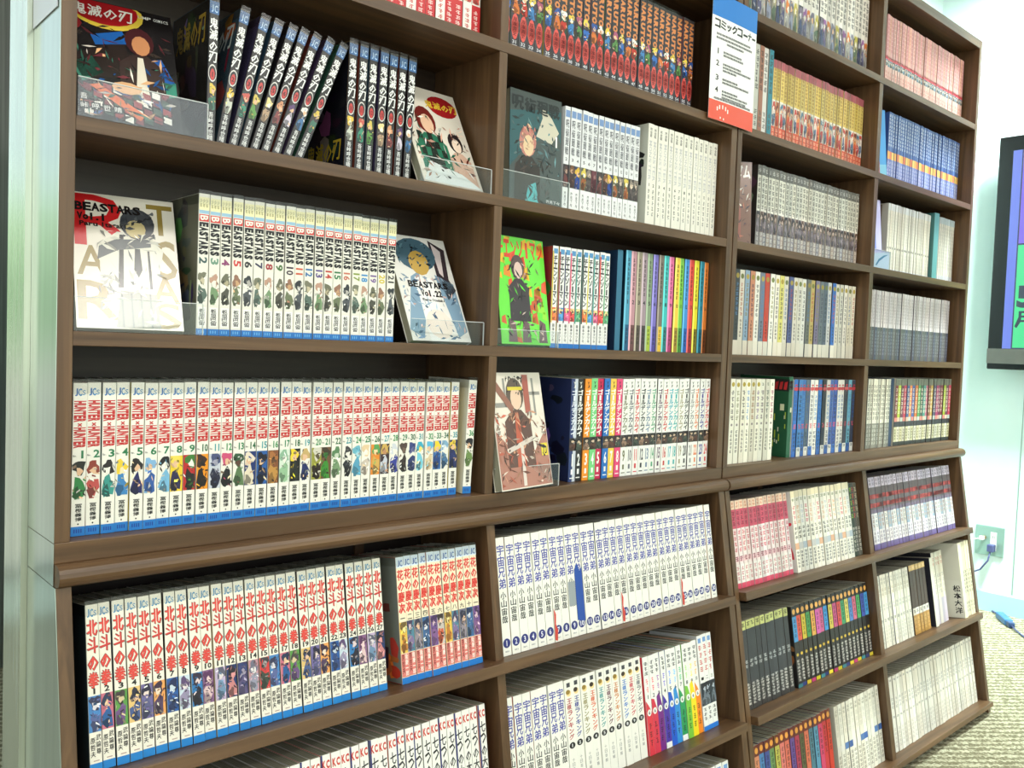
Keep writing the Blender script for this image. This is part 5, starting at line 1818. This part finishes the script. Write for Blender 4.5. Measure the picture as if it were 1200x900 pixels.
turned_book('dark blue comic whose cover faces the gap beside striped-edge comics', .9130, .034, SH[3], .0140, .176, .125, (24, 54, 84), (50, 110, 140), kind='large_comic_book', drw=wave_cover)
turned_book('white and black tall book with rounded white label, sloping shelf, right bay', 2.1310, .030, 0, .0180, .180, .125, (40, 40, 50), (226, 222, 206), 'L2', 'large_comic_book')


def boxed(mb, w, h, d):
    T = lambda u, v: (-w / 2 - .0001, d * (1 - u), v * h)
    rect(mb, T, .4, 1, .02, .5, (226, 224, 212))
    stack(mb, lambda u, v: (-w / 2 - .0002, d * (1 - u), v * h), '松本大洋', .83, .965, .44, .05, (24, 22, 22), .12, .03)


turned_book('cream boxed book with four black kanji down its side', 2.2680, .008, 0, .0200, .203, .145, (222, 220, 206), (232, 226, 196), 'L2', 'large_comic_book', drw=boxed)

# ------------------------------------------------------------------ paper sign taped across the seam
e = tag(empty('paper_sign', (1.169, -.0045, 1.638), (0, 0, 0)), 'paper sign with blue top and red foot taped across the bookcase seam', 'sign')
sw, sh_ = .146, .232
T = lambda u, v: ((u - .5) * sw, -.0006 - .0015 * math.sin(u * 3.14), (v - 1) * sh_)
mb = MB()
for i in range(8):
    u0, u1 = i / 8, (i + 1) / 8
    for yy, rev in ((0, False), (.0004, True)):
        q4 = [T(u0, 0), T(u1, 0), T(u1, 1), T(u0, 1)]
        q4 = [(a, b2 + yy, c) for a, b2, c in q4]
        mb.poly(q4[::-1] if rev else q4, (242, 242, 240))
mb.build('sheet', M['print'], e)
mb = MB()
L = layer(T, 2)
for i in range(8):
    rect(mb, L, i / 8, (i + 1) / 8, .815, 1, (40, 120, 200))
mb.build('blue_band', M['print'], e)
mb = MB()
for i in range(8):
    rect(mb, L, i / 8, (i + 1) / 8, 0, .155, (222, 90, 70))
for i in range(5):
    a = math.radians(-60 + 30 * i)
    cx, cy = .29 + .13 * math.sin(a), .07 + .045 * math.cos(a)
    rect(mb, layer(T, 4), cx - .01, cx + .012, cy - .016, cy + .016, (246, 236, 230))
rect(mb, layer(T, 4), .24, .26, .018, .034, (246, 236, 230))
rect(mb, layer(T, 4), .31, .33, .014, .03, (246, 236, 230))
mb.build('red_band', M['print'], e)
mb = MB()
line(mb, layer(T, 3), 'コミックコ', .05, .66, .725, .795, (26, 26, 30), .04, .05)
rect(mb, layer(T, 3), .68, .78, .75, .766, (26, 26, 30))
line(mb, layer(T, 3), 'ナ', .79, .88, .725, .795, (26, 26, 30), .04, .05)
rect(mb, layer(T, 3), .89, .97, .75, .766, (26, 26, 30))
rnd = random.Random(8)


def small_line(u0, u1, v):
    u = u0
    while u < u1:
        w = rnd.uniform(.012, .022)
        rect(mb, layer(T, 3), u, min(u1, u + w), v - .0085, v + .0085, (52, 52, 56))
        u += w + .008


for v, a, b2 in ((.68, .1, .86), (.65, .1, .9), (.62, .32, .7), (.55, .26, .66), (.525, .26, .7), (.455, .26, .66), (.43, .26, .9), (.405, .26, .56), (.335, .26, .6), (.31, .26, .86), (.24, .26, .6), (.215, .26, .84), (.19, .26, .8), (.172, .1, .92)):
    small_line(a, b2, v)
for s, v in (('1', .53), ('2', .435), ('3', .32), ('4', .225)):
    line(mb, layer(T, 3), s, .11, .18, v - .005, v + .04, (40, 40, 44), .1, .02)
mb.build('sign_lettering', M['print'], e)

# paper notices on the bookcase's left end
e = tag(empty('paper_notice', (-.0012, .058, 1.30), (0, 0, 0)), 'white printed notice hanging on the reflective left bookcase end', 'sign')
mb = MB()
mb.box(-.0008, 0, -.049, .045, 0, .30, (236, 238, 246))
mb.build('sheet', M['print'], e)
mb = MB()
rnd = random.Random(5)
T = lambda u, v: (-.0010, .045 - .094 * u, .30 * v)
for j in range(14):
    a = rnd.uniform(.06, .2)
    b2 = rnd.uniform(.6, .94)
    rect(mb, T, a, b2, .93 - .06 * j, .945 - .06 * j, (150, 154, 166))
mb.build('notice_lettering', M['print'], e)

# ------------------------------------------------------------------ wall screen
e = tag(empty('television', (3.33, -.35, 1.38)), 'large wall screen with black bezel and silver bottom strip showing green and purple', 'television')
y0, y1 = -.635, .625             # local half extents along the wall
zb, zt = -.431, .446
mb = MB()
mb.box(0, .06, y0, y1, zb, zt)
mb.build('housing', M['bezel'], e, bevel=.004)
mb = MB()
mb.box(-.006, .001, y0 + .002, y1 - .001, zb + .022, zb + .078)
mb.build('speaker_strip', M['bezel_silver'], e)
mb = MB()
T = lambda u, v: (-.0012, .574 - 1.14 * u, -.352 + .742 * v)
rect(mb, T, 0, 1, 0, 1, (110, 130, 240))
X2 = lambda k: (lambda u, v: (-.0012 - .0002 * k, .574 - 1.14 * u, -.352 + .742 * v))
rect(mb, X2(1), .027, 1, 0, 1, (34, 30, 90))
rect(mb, X2(2), .031, 1, .53, 1, (132, 100, 240))
rect(mb, X2(2), .031, 1, .005, .522, (70, 236, 150))
put(mb, X2(3), '5', .036, .206, .084, .318, (24, 40, 70), False, .05)
put(mb, X2(3), '月', .034, .105, .086, .19, (24, 40, 70), False, .04)
mb.build('display', M['screen'], e)
mb = MB()
mb.box(.06, .108, -.2, .2, -.15, .15)
mb.build('wall_bracket', M['bezel_silver'], e)

# ------------------------------------------------------------------ outlet, plugs and cords
e = tag(empty('wall_outlet', (3.44, .262, .272)), 'grey metal wall outlet plate with aerial socket and two-pin socket', 'outlet')
mb = MB()
mb.box(-.006, 0, -.052, .052, -.058, .058)
mb.build('plate', M['plate_grey'], e, bevel=.0015)
mb = MB()
mb.box(-.009, -.0058, -.026, -.004, -.036, .036)
mb.build('power_socket', M['plastic_white'], e)
mb = MB()
for yy in (-.019, -.013):
    mb.box(-.0093, -.0088, yy, yy + .002, .012, .022)
mb.build('slot', M['dark_slot'], e)
pts = [(0, math.cos(a) * .008, math.sin(a) * .008) for a in [k * math.pi / 5 for k in range(10)]]
mb = MB()
mb.prism([(p_[1] + .02, p_[2] + .01) for p_ in pts], -.012, -.0058, 0)
mesh_fixnormals(mb.build('aerial_socket', M['brass'], e))

e = tag(empty('power_plug', (3.43, .248, .25)), 'dark plug with purple-blue cord in the lower wall socket', 'plug')
mb = MB()
mb.box(-.028, 0.0005, -.012, .012, -.016, .012)
mb.build('plug_body', M['cord_blue'], e, bevel=.003)
tube([(-.02, 0, -.012), (-.03, .004, -.05), (-.03, .03, -.09), (-.028, .08, -.12), (-.02, .16, -.135)], .0032).build('cord', M['cord_blue'], e, True)
e = tag(empty('aerial_plug', (3.427, .282, .282)), 'white aerial plug with thin white cord running left from the outlet', 'plug')
mb = MB()
mb.box(-.022, .0005, -.006, .010, -.007, .007)
mb.build('plug_body', M['plastic_white'], e, bevel=.002)
tube([(-.02, .006, 0), (-.022, .04, -.012), (-.02, .1, -.03), (-.018, .18, -.045)], .0022).build('cord', M['cord_white'], e, True)

e = tag(empty('cable_adapter', (3.34, .165, FZ), (0, 0, math.radians(-54))), 'light blue cable connector lying on the carpet beside the baseboard', 'adapter')
mb = MB()
mb.box(-.014, .014, -.062, .045, .001, .024)
mb.build('adapter_body', M['adapter_blue'], e, bevel=.004)
mb = MB()
mb.box(-.011, .011, -.092, -.062, .002, .021)
mb.build('connector', M['adapter_dark'], e, bevel=.003)
tube([(0, .045, .012), (0.0, .09, .006), (-.005, .15, .004), (.0, .24, .004)], .003).build('cord', M['cord_blue'], e, True)
tube([(0, -.092, .010), (.002, -.13, .006), (.006, -.2, .004), (.01, -.34, .004)], .003).build('cord', M['cord_blue'], e, True)
